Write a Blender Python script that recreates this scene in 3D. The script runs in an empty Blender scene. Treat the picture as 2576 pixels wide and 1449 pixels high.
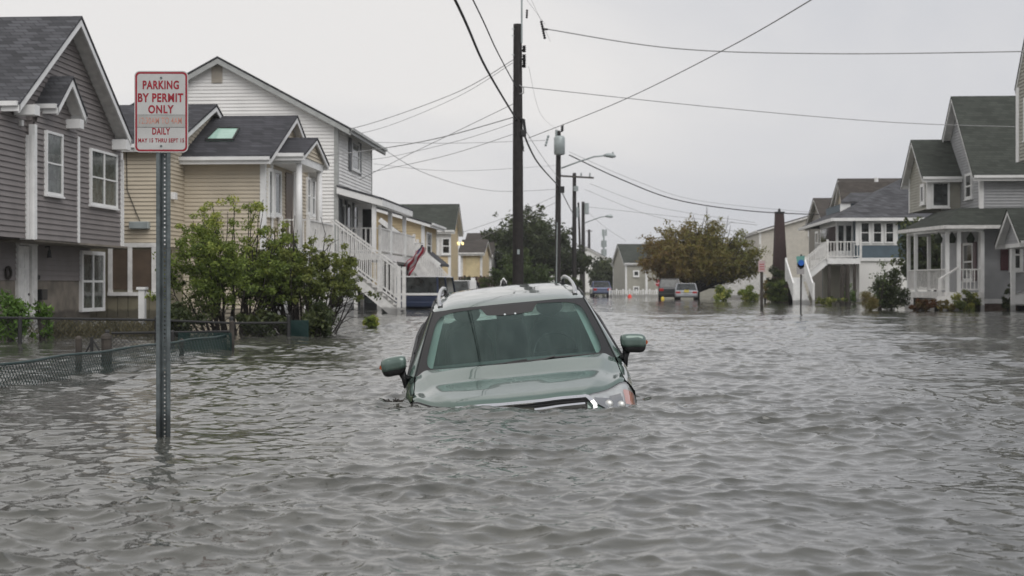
import bpy, math, random
import numpy as np
from mathutils import Vector, Matrix
random.seed(7); RNG = np.random.default_rng(11)
SC = bpy.context.scene; COL = SC.collection
R = math.radians
# ------------------------------------------------------------------ camera, sky, sun, exposure
F = 3578.0; CX = 1288.0; HY = 720.0; CAMZ = 0.9          # focal length and horizon measured on a 2576 px wide view
TH = math.atan(237 / F)                                  # the street runs along +Y, the camera looks a little left of it
cd = bpy.data.cameras.new('camera'); cam = bpy.data.objects.new('camera', cd); COL.objects.link(cam)
cam.location = (0, 0, CAMZ); cam.rotation_euler = (R(90), 0, TH)
cd.sensor_width = 36; cd.lens = 36 * F / 2576; cd.shift_y = -4.5 / 2576
cd.clip_end = 3000; cd.clip_start = 0.05
cd.dof.use_dof = True; cd.dof.focus_distance = 10.3; cd.dof.aperture_fstop = 4.5
SC.camera = cam
W = bpy.data.worlds.new('World'); SC.world = W; W.use_nodes = True
nt = W.node_tree; nt.nodes.clear()
def N(t, ty, **kw):
    n = t.nodes.new(ty)
    for k, v in kw.items(): setattr(n, k, v)
    return n
out = N(nt, 'ShaderNodeOutputWorld'); bg = N(nt, 'ShaderNodeBackground')
sky = N(nt, 'ShaderNodeTexSky', sky_type='NISHITA', sun_disc=False)
sky.sun_elevation = R(48); sky.sun_rotation = R(145); sky.air_density = 1.0; sky.dust_density = 3.0
hsv = N(nt, 'ShaderNodeHueSaturation'); hsv.inputs['Saturation'].default_value = 0.15; hsv.inputs['Value'].default_value = 0.8
tc = N(nt, 'ShaderNodeTexCoord'); mp = N(nt, 'ShaderNodeMapping'); mp.inputs['Scale'].default_value = (1.4, 1.4, 4.0)
ns = N(nt, 'ShaderNodeTexNoise'); ns.inputs['Scale'].default_value = 1.3; ns.inputs['Detail'].default_value = 6; ns.inputs['Roughness'].default_value = 0.55; ns.inputs['Distortion'].default_value = 0.6
cr = N(nt, 'ShaderNodeValToRGB')                          # the cloud deck
cr.color_ramp.elements[0].position = 0.30; cr.color_ramp.elements[0].color = (5.45, 5.6, 6.05, 1)
cr.color_ramp.elements[1].position = 0.70; cr.color_ramp.elements[1].color = (7.8, 7.65, 7.55, 1)
mx = N(nt, 'ShaderNodeMix', data_type='RGBA'); mx.inputs[0].default_value = 0.88
nt.links.new(tc.outputs['Generated'], mp.inputs[0]); nt.links.new(mp.outputs[0], ns.inputs['Vector'])
sx = N(nt, 'ShaderNodeSeparateXYZ'); nt.links.new(tc.outputs['Generated'], sx.inputs[0])
g1 = N(nt, 'ShaderNodeMath', operation='MULTIPLY_ADD'); g1.inputs[1].default_value = -.42; nt.links.new(sx.outputs[0], g1.inputs[0]); nt.links.new(ns.outputs[0], g1.inputs[2])
nt.links.new(g1.outputs[0], cr.inputs[0]); nt.links.new(sky.outputs[0], hsv.inputs['Color'])
nt.links.new(hsv.outputs[0], mx.inputs[6]); nt.links.new(cr.outputs[0], mx.inputs[7])
nt.links.new(mx.outputs[2], bg.inputs[0]); bg.inputs[1].default_value = 0.1
nt.links.new(bg.outputs[0], out.inputs[0])
sl = bpy.data.lights.new('sun', 'SUN'); so = bpy.data.objects.new('sun', sl); COL.objects.link(so)
sl.energy = 1.5; sl.angle = R(55); sl.color = (1, .97, .93)
so.rotation_euler = (R(42), 0, R(35))
SC.view_settings.view_transform = 'Standard'; SC.view_settings.look = 'None'
SC.view_settings.exposure = 0.17; SC.view_settings.gamma = 1; SC.view_settings.use_curve_mapping = False
SC.cycles.max_bounces = 6; SC.cycles.transparent_max_bounces = 12
SC.cycles.use_denoising = True
# ------------------------------------------------------------------ where a direction of view meets a real plane
cT, sT = math.cos(TH), math.sin(TH)
def ray(x, y):
    t = (x - CX) / F
    return t * cT - sT, t * sT + cT, (HY - y) / F
def PX(x, y, X):
    a, b, c = ray(x, y); k = X / a
    return Vector((X, b * k, CAMZ + c * k))
def PY(x, y, Y):
    a, b, c = ray(x, y); k = Y / b
    return Vector((a * k, Y, CAMZ + c * k))
# ------------------------------------------------------------------ materials
MATS = {}
def mat(name, col, rough=.6, metal=0, var=.12, vs=3.0, bump=0, bs=40, coat=0, spec=.5, emit=None, wet=0):
    if name in MATS: return MATS[name]
    m = bpy.data.materials.new(name); m.use_nodes = True; t = m.node_tree
    p = t.nodes['Principled BSDF']; p.inputs['Roughness'].default_value = rough
    p.inputs['Metallic'].default_value = metal; p.inputs['Specular IOR Level'].default_value = spec
    p.inputs['Coat Weight'].default_value = coat; p.inputs['Coat Roughness'].default_value = .03
    tcn = N(t, 'ShaderNodeTexCoord')
    n = N(t, 'ShaderNodeTexNoise'); n.inputs['Scale'].default_value = vs; n.inputs['Detail'].default_value = 6
    t.links.new(tcn.outputs['Object'], n.inputs['Vector'])
    r = N(t, 'ShaderNodeValToRGB')
    lo = [max(0, c * (1 - var)) for c in col]; hi = [min(1, c * (1 + var)) for c in col]
    r.color_ramp.elements[0].position = .35; r.color_ramp.elements[1].position = .65
    r.color_ramp.elements[0].color = (*lo, 1); r.color_ramp.elements[1].color = (*hi, 1)
    t.links.new(n.outputs[0], r.inputs[0]); t.links.new(r.outputs[0], p.inputs['Base Color'])
    if wet:   # soaked band above the flood line and grime streaks
        ge = N(t, 'ShaderNodeNewGeometry'); sx_ = N(t, 'ShaderNodeSeparateXYZ'); t.links.new(ge.outputs['Position'], sx_.inputs[0])
        n3 = N(t, 'ShaderNodeTexNoise'); n3.inputs['Scale'].default_value = 5; n3.inputs['Detail'].default_value = 5; t.links.new(ge.outputs['Position'], n3.inputs['Vector'])
        ad = N(t, 'ShaderNodeMath', operation='MULTIPLY_ADD'); ad.inputs[1].default_value = -.22; t.links.new(n3.outputs[0], ad.inputs[0]); t.links.new(sx_.outputs[2], ad.inputs[2])
        m4 = N(t, 'ShaderNodeMapRange'); m4.inputs[1].default_value = wet - .10; m4.inputs[2].default_value = wet - .03; m4.inputs[3].default_value = .45; m4.inputs[4].default_value = 1
        t.links.new(ad.outputs[0], m4.inputs[0]); vm = N(t, 'ShaderNodeVectorMath', operation='SCALE'); t.links.new(r.outputs[0], vm.inputs[0]); t.links.new(m4.outputs[0], vm.inputs['Scale']); t.links.new(vm.outputs[0], p.inputs['Base Color'])
    if bump:
        n2 = N(t, 'ShaderNodeTexNoise'); n2.inputs['Scale'].default_value = bs; n2.inputs['Detail'].default_value = 4
        t.links.new(tcn.outputs['Object'], n2.inputs['Vector'])
        b = N(t, 'ShaderNodeBump'); b.inputs['Strength'].default_value = bump; b.inputs['Distance'].default_value = .01
        t.links.new(n2.outputs[0], b.inputs['Height']); t.links.new(b.outputs[0], p.inputs['Normal'])
    if emit:
        p.inputs['Emission Color'].default_value = (*emit[:3], 1); p.inputs['Emission Strength'].default_value = emit[3]
    MATS[name] = m
    return m
def shingle(name, col, k=.45):
    m = bpy.data.materials.new(name); m.use_nodes = True; t = m.node_tree
    p = t.nodes['Principled BSDF']; p.inputs['Roughness'].default_value = .85; p.inputs['Specular IOR Level'].default_value = .25
    tcn = N(t, 'ShaderNodeTexCoord'); sp = N(t, 'ShaderNodeSeparateXYZ'); t.links.new(tcn.outputs['Object'], sp.inputs[0])
    a = N(t, 'ShaderNodeMath', operation='ADD'); t.links.new(sp.outputs[0], a.inputs[0]); t.links.new(sp.outputs[1], a.inputs[1])
    c = N(t, 'ShaderNodeCombineXYZ'); t.links.new(a.outputs[0], c.inputs[0])
    q = N(t, 'ShaderNodeMath', operation='MULTIPLY'); q.inputs[1].default_value = 1.6; t.links.new(sp.outputs[2], q.inputs[0]); t.links.new(q.outputs[0], c.inputs[1])
    b = N(t, 'ShaderNodeTexBrick'); b.inputs['Scale'].default_value = 1; b.inputs['Brick Width'].default_value = .33; b.inputs['Row Height'].default_value = .15
    b.inputs['Mortar Size'].default_value = .012; b.inputs['Bias'].default_value = 0
    d = [x * (1 - k * .9) for x in col]; h = [x * (1 + k) for x in col]
    b.inputs['Color1'].default_value = (*d, 1); b.inputs['Color2'].default_value = (*h, 1); b.inputs['Mortar'].default_value = (*[x * (1 - k * 1.2) for x in col], 1)
    t.links.new(c.outputs[0], b.inputs['Vector'])
    n = N(t, 'ShaderNodeTexNoise'); n.inputs['Scale'].default_value = 1.1; n.inputs['Detail'].default_value = 8; t.links.new(tcn.outputs['Object'], n.inputs['Vector'])
    mr = N(t, 'ShaderNodeMapRange'); mr.inputs[1].default_value = .3; mr.inputs[2].default_value = .7; mr.inputs[3].default_value = 1 - k * .5; mr.inputs[4].default_value = 1 + k * .5
    t.links.new(n.outputs[0], mr.inputs[0])
    v = N(t, 'ShaderNodeVectorMath', operation='SCALE'); t.links.new(b.outputs[0], v.inputs[0]); t.links.new(mr.outputs[0], v.inputs['Scale'])
    t.links.new(v.outputs[0], p.inputs['Base Color'])
    bm = N(t, 'ShaderNodeBump'); bm.inputs['Strength'].default_value = .6; bm.inputs['Distance'].default_value = .02
    t.links.new(b.outputs[0], bm.inputs['Height']); t.links.new(bm.outputs[0], p.inputs['Normal'])
    MATS[name] = m
    return m
def leafmat(name, c1, c2, c3):
    m = bpy.data.materials.new(name); m.use_nodes = True; t = m.node_tree
    p = t.nodes['Principled BSDF']; p.inputs['Roughness'].default_value = .55; p.inputs['Specular IOR Level'].default_value = .35
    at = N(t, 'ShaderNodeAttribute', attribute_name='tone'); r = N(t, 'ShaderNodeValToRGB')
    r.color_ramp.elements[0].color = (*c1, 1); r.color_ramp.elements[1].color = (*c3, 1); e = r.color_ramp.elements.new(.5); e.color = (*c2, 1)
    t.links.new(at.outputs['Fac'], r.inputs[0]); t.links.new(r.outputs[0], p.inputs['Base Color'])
    tr = N(t, 'ShaderNodeBsdfTranslucent'); t.links.new(r.outputs[0], tr.inputs[0])
    ms = N(t, 'ShaderNodeMixShader'); ms.inputs[0].default_value = .32
    t.links.new(p.outputs[0], ms.inputs[1]); t.links.new(tr.outputs[0], ms.inputs[2])
    t.links.new(ms.outputs[0], t.nodes['Material Output'].inputs[0])
    MATS[name] = m
    return m
def glassmat(name, tint, k=1.7, rough=.0):
    m = bpy.data.materials.new(name); m.use_nodes = True; t = m.node_tree
    t.nodes.remove(t.nodes['Principled BSDF'])
    tr = N(t, 'ShaderNodeBsdfTransparent'); tr.inputs[0].default_value = (*tint, 1)
    gl = N(t, 'ShaderNodeBsdfGlossy'); gl.inputs['Roughness'].default_value = rough
    fr = N(t, 'ShaderNodeFresnel'); fr.inputs[0].default_value = 1.5
    mu = N(t, 'ShaderNodeMath', operation='MULTIPLY', use_clamp=True); mu.inputs[1].default_value = k; t.links.new(fr.outputs[0], mu.inputs[0])
    ms = N(t, 'ShaderNodeMixShader'); t.links.new(mu.outputs[0], ms.inputs[0]); t.links.new(tr.outputs[0], ms.inputs[1]); t.links.new(gl.outputs[0], ms.inputs[2])
    t.links.new(ms.outputs[0], t.nodes['Material Output'].inputs[0])
    MATS[name] = m
    return m
white = mat('white_trim', (.78, .78, .77), .45, var=.06, bump=.1, wet=0.16)
white2 = mat('weathered_white', (.70, .69, .67), .5, var=.12, vs=5, wet=0.16)
sid_grey = mat('grey_taupe_siding', (.20, .18, .175), .6, var=.10, vs=1.5, bump=.25, bs=90)
sid_dark = mat('weathered_brown_panel', (.19, .165, .135), .75, var=.3, vs=2.2, bump=.3, bs=20, wet=0.22)
sid_olive = mat('olive_panel', (.20, .18, .125), .75, var=.12, vs=4, bump=.2, wet=0.2)
sid_beige = mat('tan_siding', (.54, .475, .37), .6, var=.07, vs=1.2, bump=.2, wet=0.2)
sid_white = mat('white_siding', (.80, .79, .77), .55, var=.05, vs=1.2, bump=.1, wet=0.2)
sid_yellow = mat('yellow_siding', (.60, .48, .29), .6, var=.07, wet=0.2)
sid_blue = mat('navy_siding', (.07, .11, .14), .6, var=.1)
sid_r1 = mat('blue_grey_siding', (.36, .365, .375), .6, var=.07, wet=0.1)
sid_greige = mat('olive_grey_siding', (.34, .33, .28), .6, var=.07)
sid_taupe = mat('brown_grey_siding', (.20, .18, .15), .6, var=.07)
rf_black = shingle('charcoal_shingle', (.050, .050, .057), .35)
rf_grey = shingle('grey_shingle', (.074, .075, .082), .42)
rf_green = shingle('green_grey_shingle', (.050, .056, .048), .25)
rf_brown = shingle('brown_shingle', (.062, .054, .048), .25)
pane = mat('window_glass', (.03, .034, .034), .06, var=.7, vs=3.5, spec=.6)
curtain = mat('curtained_glass', (.07, .08, .072), .10, var=.45, vs=5, spec=.6)
board = mat('brown_board', (.085, .058, .038), .7, var=.15)
dark = mat('dark_recess', (.03, .03, .03), .8)
black = mat('black_plastic', (.012, .012, .013), .4, bump=.1)
wood = mat('creosote_wood', (.016, .013, .012), .8, var=.35, vs=8, bump=.5, bs=30, wet=0.1)
wood2 = mat('brown_wood_post', (.05, .042, .035), .8, var=.3, vs=9, bump=.4, bs=30, wet=0.06)
metal = mat('galvanised_metal', (.13, .15, .155), .55, .5, var=.22, vs=14, bump=.2, wet=0.09)
grey_m = mat('grey_painted_metal', (.33, .37, .37), .45, .2, var=.12)
rail_dk = mat('dark_fence_rail', (.018, .018, .018), .6)
green_w = mat('green_vinyl_wire', (.010, .036, .034), .45)
green_m = mat('green_mesh', (.010, .040, .037), .6)
wire_m = mat('black_cable', (.02, .02, .02), .6)
wire_g = mat('grey_cable', (.30, .30, .30), .6)
bark = mat('bark', (.028, .023, .019), .85, var=.3, vs=12, bump=.5)
concrete = mat('concrete', (.30, .29, .27), .8, var=.15, vs=4, bump=.2)
LV = dict(
    shrub=leafmat('shrub_leaves', (.05, .085, .022), (.20, .26, .05), (.52, .50, .12)),
    shrub2=leafmat('olive_shrub_leaves', (.05, .075, .025), (.18, .21, .05), (.44, .42, .11)),
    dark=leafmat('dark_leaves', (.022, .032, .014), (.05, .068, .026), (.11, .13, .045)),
    mid=leafmat('mid_leaves', (.035, .06, .02), (.08, .115, .035), (.15, .19, .06)),
    autumn=leafmat('autumn_leaves', (.17, .09, .03), (.185, .15, .035), (.17, .195, .045)),
    rust=leafmat('rust_leaves', (.08, .028, .012), (.13, .055, .022), (.12, .10, .03)),
    straw=leafmat('straw_leaves', (.13, .10, .03), (.22, .17, .06), (.16, .17, .05)),
    hedge=leafmat('hedge_leaves', (.04, .065, .018), (.07, .10, .028), (.20, .25, .05)),
    weed=leafmat('weed_leaves', (.05, .10, .015), (.09, .17, .03), (.16, .26, .05)),
    drab=leafmat('drab_weeds', (.06, .06, .035), (.10, .09, .05), (.16, .14, .08)))
# ------------------------------------------------------------------ building helpers
ROOT = {}; POSTS = []
class MB:
    def __init__(s): s.v = []; s.f = []
    def add(s, vs, fs):
        b = len(s.v); s.v += [Vector(v) for v in vs]; s.f += [tuple(b + i for i in f) for f in fs]; return s
    def box(s, a, b):
        x0, y0, z0 = [min(p, q) for p, q in zip(a, b)]; x1, y1, z1 = [max(p, q) for p, q in zip(a, b)]
        return s.add([(x0, y0, z0), (x1, y0, z0), (x1, y1, z0), (x0, y1, z0), (x0, y0, z1), (x1, y0, z1), (x1, y1, z1), (x0, y1, z1)],
                     [(0, 3, 2, 1), (4, 5, 6, 7), (0, 1, 5, 4), (1, 2, 6, 5), (2, 3, 7, 6), (3, 0, 4, 7)])
    def bar(s, p, q, w, h=None, up=(0, 0, 1)):
        p, q = Vector(p), Vector(q); h = h or w; d = (q - p).normalized(); u = Vector(up)
        if abs(d.dot(u)) > .98: u = Vector((0, 1, 0))
        r = d.cross(u).normalized() * w / 2; u = r.cross(d).normalized() * h / 2
        vs = [p - r - u, p + r - u, p + r + u, p - r + u, q - r - u, q + r - u, q + r + u, q - r + u]
        return s.add(vs, [(0, 1, 2, 3), (7, 6, 5, 4), (0, 4, 5, 1), (1, 5, 6, 2), (2, 6, 7, 3), (3, 7, 4, 0)])
    def tube(s, pts, r, n=6, cap=True):
        pts = [Vector(p) for p in pts]; m = len(pts); rr = r if hasattr(r, '__len__') else [r] * m; b = len(s.v); ref = None
        for i, p in enumerate(pts):
            d = (pts[min(i + 1, m - 1)] - pts[max(i - 1, 0)]).normalized()
            if ref is None: ref = d.orthogonal().normalized()
            ref = (ref - d * ref.dot(d)).normalized(); o = d.cross(ref)
            for k in range(n):
                a = 2 * math.pi * k / n; s.v.append(p + (ref * math.cos(a) + o * math.sin(a)) * rr[i])
        for i in range(m - 1):
            for k in range(n):
                a = b + i * n + k; c = b + i * n + (k + 1) % n; s.f.append((a, c, c + n, a + n))
        if cap: s.f.append(tuple(b + k for k in range(n))[::-1]); s.f.append(tuple(b + (m - 1) * n + k for k in range(n)))
        return s
    def prism(s, poly, ext):
        n = len(poly); e = Vector(ext); vs = [Vector(p) for p in poly] + [Vector(p) + e for p in poly]
        return s.add(vs, [tuple(range(n))[::-1], tuple(range(n, 2 * n))] + [(i, (i + 1) % n, (i + 1) % n + n, i + n) for i in range(n)])
    def grid(s, fn, nu, nv):
        b = len(s.v)
        for j in range(nv + 1):
            for i in range(nu + 1): s.v.append(Vector(fn(i / nu, j / nv)))
        for j in range(nv):
            for i in range(nu):
                a = b + j * (nu + 1) + i; s.f.append((a, a + 1, a + nu + 2, a + nu + 1))
        return s
    def build(s, name, m, parent=None, smooth=False, loc=None, bevel=0):
        me = bpy.data.meshes.new(name)
        off = Vector(loc) if loc is not None else (ROOT.get(parent.name, Vector()) if parent else Vector())
        me.from_pydata([tuple(v - off) for v in s.v], [], s.f); me.materials.append(m)
        if smooth: me.polygons.foreach_set('use_smooth', [True] * len(me.polygons))
        o = bpy.data.objects.new(name, me); COL.objects.link(o)
        if parent: o.parent = parent; ROOT[o.name] = off
        elif loc is not None: o.location = off
        if bevel:
            b = o.modifiers.new('bevel', 'BEVEL'); b.width = bevel; b.segments = 2; b.limit_method = 'ANGLE'
        return o
def tag(o, label, cat=None, group=None, kind=None):
    if label: o['label'] = label
    if cat: o['category'] = cat
    if group: o['group'] = group
    if kind: o['kind'] = kind
    return o
def thing(name, label, cat, loc=(0, 0, 0), group=None):
    o = bpy.data.objects.new(name, None); COL.objects.link(o); o.location = loc; ROOT[o.name] = Vector(loc); o.empty_display_size = .2
    return tag(o, label, cat, group)
def clip(poly, z, above):
    o = []
    for i in range(len(poly)):
        a, b = poly[i], poly[(i + 1) % len(poly)]; ia = (a[1] >= z) == above or a[1] == z; ib = (b[1] >= z) == above or b[1] == z
        if ia: o.append(a)
        if ia != ib: t = (z - a[1]) / (b[1] - a[1]); o.append((a[0] + t * (b[0] - a[0]), z))
    return o
def siding(mb, O, U, Nn, poly, pitch=.11, lap=.03):
    O, U, Nn = Vector(O), Vector(U), Vector(Nn); z0 = min(p[1] for p in poly); z1 = max(p[1] for p in poly); z = z0
    while z < z1 - 1e-4:
        pl = clip(clip(poly, z, True), z + pitch, False)
        if len(pl) >= 3:
            vs = [O + U * u + Vector((0, 0, w)) + Nn * (lap * (1 - (w - z) / pitch) + .003) for u, w in pl]
            mb.add(vs, [tuple(range(len(vs)))])
            us = [u for u, w in pl if abs(w - z) < 1e-6]
            if len(us) >= 2:
                a, b = min(us), max(us); q = O + Vector((0, 0, z))
                mb.add([q + U * a, q + U * b, q + U * b + Nn * (lap + .003), q + U * a + Nn * (lap + .003)], [(0, 1, 2, 3)])
        z += pitch
def slab(mb, quad, t):
    return mb.prism([Vector(p) for p in quad], (0, 0, -t))
def block(par, x0, x1, y0, y1, z0, z1, ridge='X', zr=None, c=None, wall=None, pitch=.11, roof=None, trim=None,
          eo=.35, ro=.35, corner=.12, soffit=None, roofname='roof', th=.05, rake=.18, skip=()):
    """a house block with four clad walls, corner boards, a gable roof with real thickness, soffits, fascia and rake boards"""
    trim = trim or white; soffit = soffit or trim
    w = MB()
    if ridge == 'X':
        c = (y0 + y1) / 2 if c is None else c
        gab = lambda a: [(y0, z0), (y1, z0), (y1, z1), (c, zr), (y0, z1)]
        if c != (y0 + y1) / 2: pass
        siding(w, (x1, 0, 0), (0, 1, 0), (1, 0, 0), gab(0), pitch); siding(w, (x0, 0, 0), (0, 1, 0), (-1, 0, 0), gab(0), pitch)
        for y, s_ in ((y0, -1), (y1, 1)): siding(w, (0, y, 0), (1, 0, 0), (0, s_, 0), [(x0, z0), (x1, z0), (x1, z1), (x0, z1)], pitch)
    else:
        c = (x0 + x1) / 2 if c is None else c
        g = [(x0, z0), (x1, z0), (x1, z1), (c, zr), (x0, z1)]
        siding(w, (0, y0, 0), (1, 0, 0), (0, -1, 0), g, pitch); siding(w, (0, y1, 0), (1, 0, 0), (0, 1, 0), g, pitch)
        for x, s_ in ((x0, -1), (x1, 1)): siding(w, (x, 0, 0), (0, 1, 0), (s_, 0, 0), [(y0, z0), (y1, z0), (y1, z1), (y0, z1)], pitch)
    w.build('wall', wall, par)
    if corner:
        e = .038
        for x, sx in ((x0, -1), (x1, 1)):
            for y, sy in ((y0, -1), (y1, 1)):
                o = MB()
                o.prism([(x - sx * corner, y - sy * .01, z0 - .01), (x - sx * corner, y + sy * e, z0 - .01), (x + sx * e, y + sy * e, z0 - .01), (x + sx * e, y - sy * corner, z0 - .01), (x - sx * .01, y - sy * corner, z0 - .01), (x - sx * .01, y - sy * .01, z0 - .01)], (0, 0, z1 - z0))
                o.build('corner_board', trim, par)
    if roof is None: return
    r = MB(); sf = MB(); tb = MB()
    a0, a1 = (x0 - ro, x1 + ro) if ridge == 'X' else (y0 - ro, y1 + ro)
    e0, e1 = (y0, y1) if ridge == 'X' else (x0, x1)
    for e_, s_ in ((e0, -1), (e1, 1)):
        k = (zr - z1) / abs(e_ - c); ee = e_ + s_ * eo; ze = z1 - k * eo + .10; zt = zr + .10
        mk = (lambda a, e, z: Vector((a, e, z))) if ridge == 'X' else (lambda a, e, z: Vector((e, a, z)))
        slab(r, [mk(a0 - .02, c, zt), mk(a1 + .02, c, zt), mk(a1 + .02, ee + s_ * .03, ze - .03 * k), mk(a0 - .02, ee + s_ * .03, ze - .03 * k)], th)
        slab(sf, [mk(a0, c, zt - th), mk(a1, c, zt - th), mk(a1, ee, ze - th), mk(a0, ee, ze - th)], .035)
        for a, sa in ((a0, -1), (a1, 1)):
            slab(tb, [mk(a, c, zt - th + .01), mk(a + sa * -.04, c, zt - th + .01), mk(a - sa * .04, ee, ze - th + .01), mk(a, ee, ze - th + .01)], rake)
        tb.bar(mk(a0, ee - s_ * .01, ze - th - .075), mk(a1, ee - s_ * .01, ze - th - .075), .05, .17)
        tb.bar(mk(a0 + .02, ee + s_ * .05, ze - .05), mk(a1 - .02, ee + s_ * .05, ze - .05), .1, .1)   # gutter
    rr = r.build(roofname, roof, par); sf.build('soffit', soffit, par); tb.build('roof_trim', trim, par)
    return rr
def window(par, face, a0, a1, z0, z1, at, cols=1, rows=2, fr=.07, frm=None, gl=None, name='window', proud=.075, sill=True):
    """face: 'Y-' looks to -Y and lies in plane y=at; 'X+'/'X-' lie in plane x=at"""
    frm = frm or white; gl = gl or pane; f = MB(); g = MB()
    if face == 'Y-': T = lambda a, d, z: (a, at - d, z)
    elif face == 'X+': T = lambda a, d, z: (at + d, a, z)
    else: T = lambda a, d, z: (at - d, a, z)
    B = lambda m, p, q, d0, d1: m.box(T(p[0], d0, p[1]), T(q[0], d1, q[1]))
    a0, a1 = min(a0, a1), max(a0, a1); z0, z1 = min(z0, z1), max(z0, z1)
    B(f, (a0, z0), (a0 + fr, z1), -.02, proud); B(f, (a1 - fr, z0), (a1, z1), -.02, proud)
    B(f, (a0 + fr, z0), (a1 - fr, z0 + fr), -.02, proud - .002); B(f, (a0 + fr, z1 - fr), (a1 - fr, z1), -.02, proud - .002)
    for i in range(1, cols): x = a0 + (a1 - a0) * i / cols; B(f, (x - fr * .45, z0 + fr), (x + fr * .45, z1 - fr), -.02, proud - .008)
    for i in range(1, rows): z = z0 + (z1 - z0) * i / rows; B(f, (a0 + fr, z - fr * .3), (a1 - fr, z + fr * .3), -.02, proud - .014)
    if sill: B(f, (a0 - .03, z0 - .05), (a1 + .03, z0 - .003), -.02, proud + .03)
    B(g, (a0 + fr * .5, z0 + fr * .5), (a1 - fr * .5, z1 - fr * .5), -.01, .040)
    w = f.build(name, frm, par); p = g.build('pane', gl, par)
    p.parent = w
    return w
def railing(par, p, q, h=.9, sp=.13, w=.035, m=None, posts=True, name='railing', pw=.11, ph=.12):
    p, q = Vector(p), Vector(q); m = m or white2; up = Vector((0, 0, h)); b = MB(); L = (q - p).length
    b.bar(p + up, q + up, .07, .05); b.bar(p + Vector((0, 0, .1)), q + Vector((0, 0, .1)), .05, .05)
    n = max(2, int(L / sp))
    for i in range(1, n):
        a = p + (q - p) * i / n; b.bar(a + Vector((0, 0, .1)), a + up, w)
    b.build(name, m, par)
    if posts:
        for a in (p, q):
            if any((a - z).length < .12 for z in POSTS): continue
            POSTS.append(a.copy()); MB().box(a + Vector((-pw / 2, -pw / 2, -.1)), a + Vector((pw / 2, pw / 2, h + ph))).build('post', m, par, bevel=.01)
def stairs(par, pb, pt, wv, n, m=None, mt=None):
    """pb/pt: bottom and top of one stringer, wv: vector across the flight"""
    pb, pt, wv = Vector(pb), Vector(pt), Vector(wv); m = m or white2; s = MB(); t = MB()
    for o in (Vector(), wv): MB().bar(pb + o - Vector((0, 0, .12)), pt + o - Vector((0, 0, .12)), .05, .3).build('stringer', m, par)
    d = pt - pb
    for i in range(n):
        a = pb + d * (i + .5) / n; run = Vector((d.x, d.y, 0)) / n
        t.add([a - run * .55, a + run * .55, a + run * .55 + wv, a - run * .55 + wv] + [v + Vector((0, 0, .04)) for v in (a - run * .55, a + run * .55, a + run * .55 + wv, a - run * .55 + wv)],
              [(0, 1, 2, 3), (4, 5, 6, 7), (0, 1, 5, 4), (1, 2, 6, 5), (2, 3, 7, 6), (3, 0, 4, 7)])
        b0 = a + run * .5; t.add([b0 + Vector((0, 0, .04)), b0 + wv + Vector((0, 0, .04)), b0 + wv + Vector((0, 0, d.z / n)), b0 + Vector((0, 0, d.z / n))], [(0, 1, 2, 3)])
    t.build('steps', mt or m, par)
def leaves(name, m, C, S, parent=None, size=.06, n=1000, aspect=.55, loc=(0, 0, 0), tone=None, up=0, jit=1.0):
    """leaf-sized faces: C (k,3) clump centres, S (k,) clump radii"""
    k = len(C); idx = RNG.integers(0, k, n); d = RNG.normal(size=(n, 3)); d /= np.linalg.norm(d, axis=1)[:, None]
    rad = RNG.random(n) ** .5
    c = C[idx] + d * (rad * S[idx])[:, None] * np.array([1, 1, .8])
    nrm = RNG.normal(size=(n, 3)) + np.array([0, 0, .6]); nrm /= np.linalg.norm(nrm, axis=1)[:, None]
    u = np.cross(nrm, RNG.normal(size=(n, 3))); u /= np.linalg.norm(u, axis=1)[:, None]
    if up: u = u * (1 - up) + np.array([0, 0, up]); u /= np.linalg.norm(u, axis=1)[:, None]
    v = np.cross(nrm, u); sz = size * (.55 + .9 * RNG.random(n))[:, None]
    V = np.stack([c - u * sz, c + v * sz * aspect - u * sz * .1, c + u * sz, c - v * sz * aspect - u * sz * .1], 1).reshape(-1, 3)
    me = bpy.data.meshes.new(name); me.vertices.add(4 * n); me.vertices.foreach_set('co', V.astype(np.float32).ravel())
    me.loops.add(4 * n); me.loops.foreach_set('vertex_index', np.arange(4 * n, dtype=np.int32))
    me.polygons.add(n); me.polygons.foreach_set('loop_start', np.arange(0, 4 * n, 4, dtype=np.int32)); me.polygons.foreach_set('loop_total', np.full(n, 4, np.int32))
    at = me.attributes.new('tone', 'FLOAT', 'FACE')
    ct = RNG.random(k)[idx] if tone is None else tone[idx]
    at.data.foreach_set('value', np.clip(ct * .65 + RNG.random(n) * .35, 0, 1).astype(np.float32))
    me.materials.append(m); me.update(); me.validate()
    o = bpy.data.objects.new(name, me); COL.objects.link(o)
    if parent: o.parent = parent
    else: o.location = loc
    return o
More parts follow.
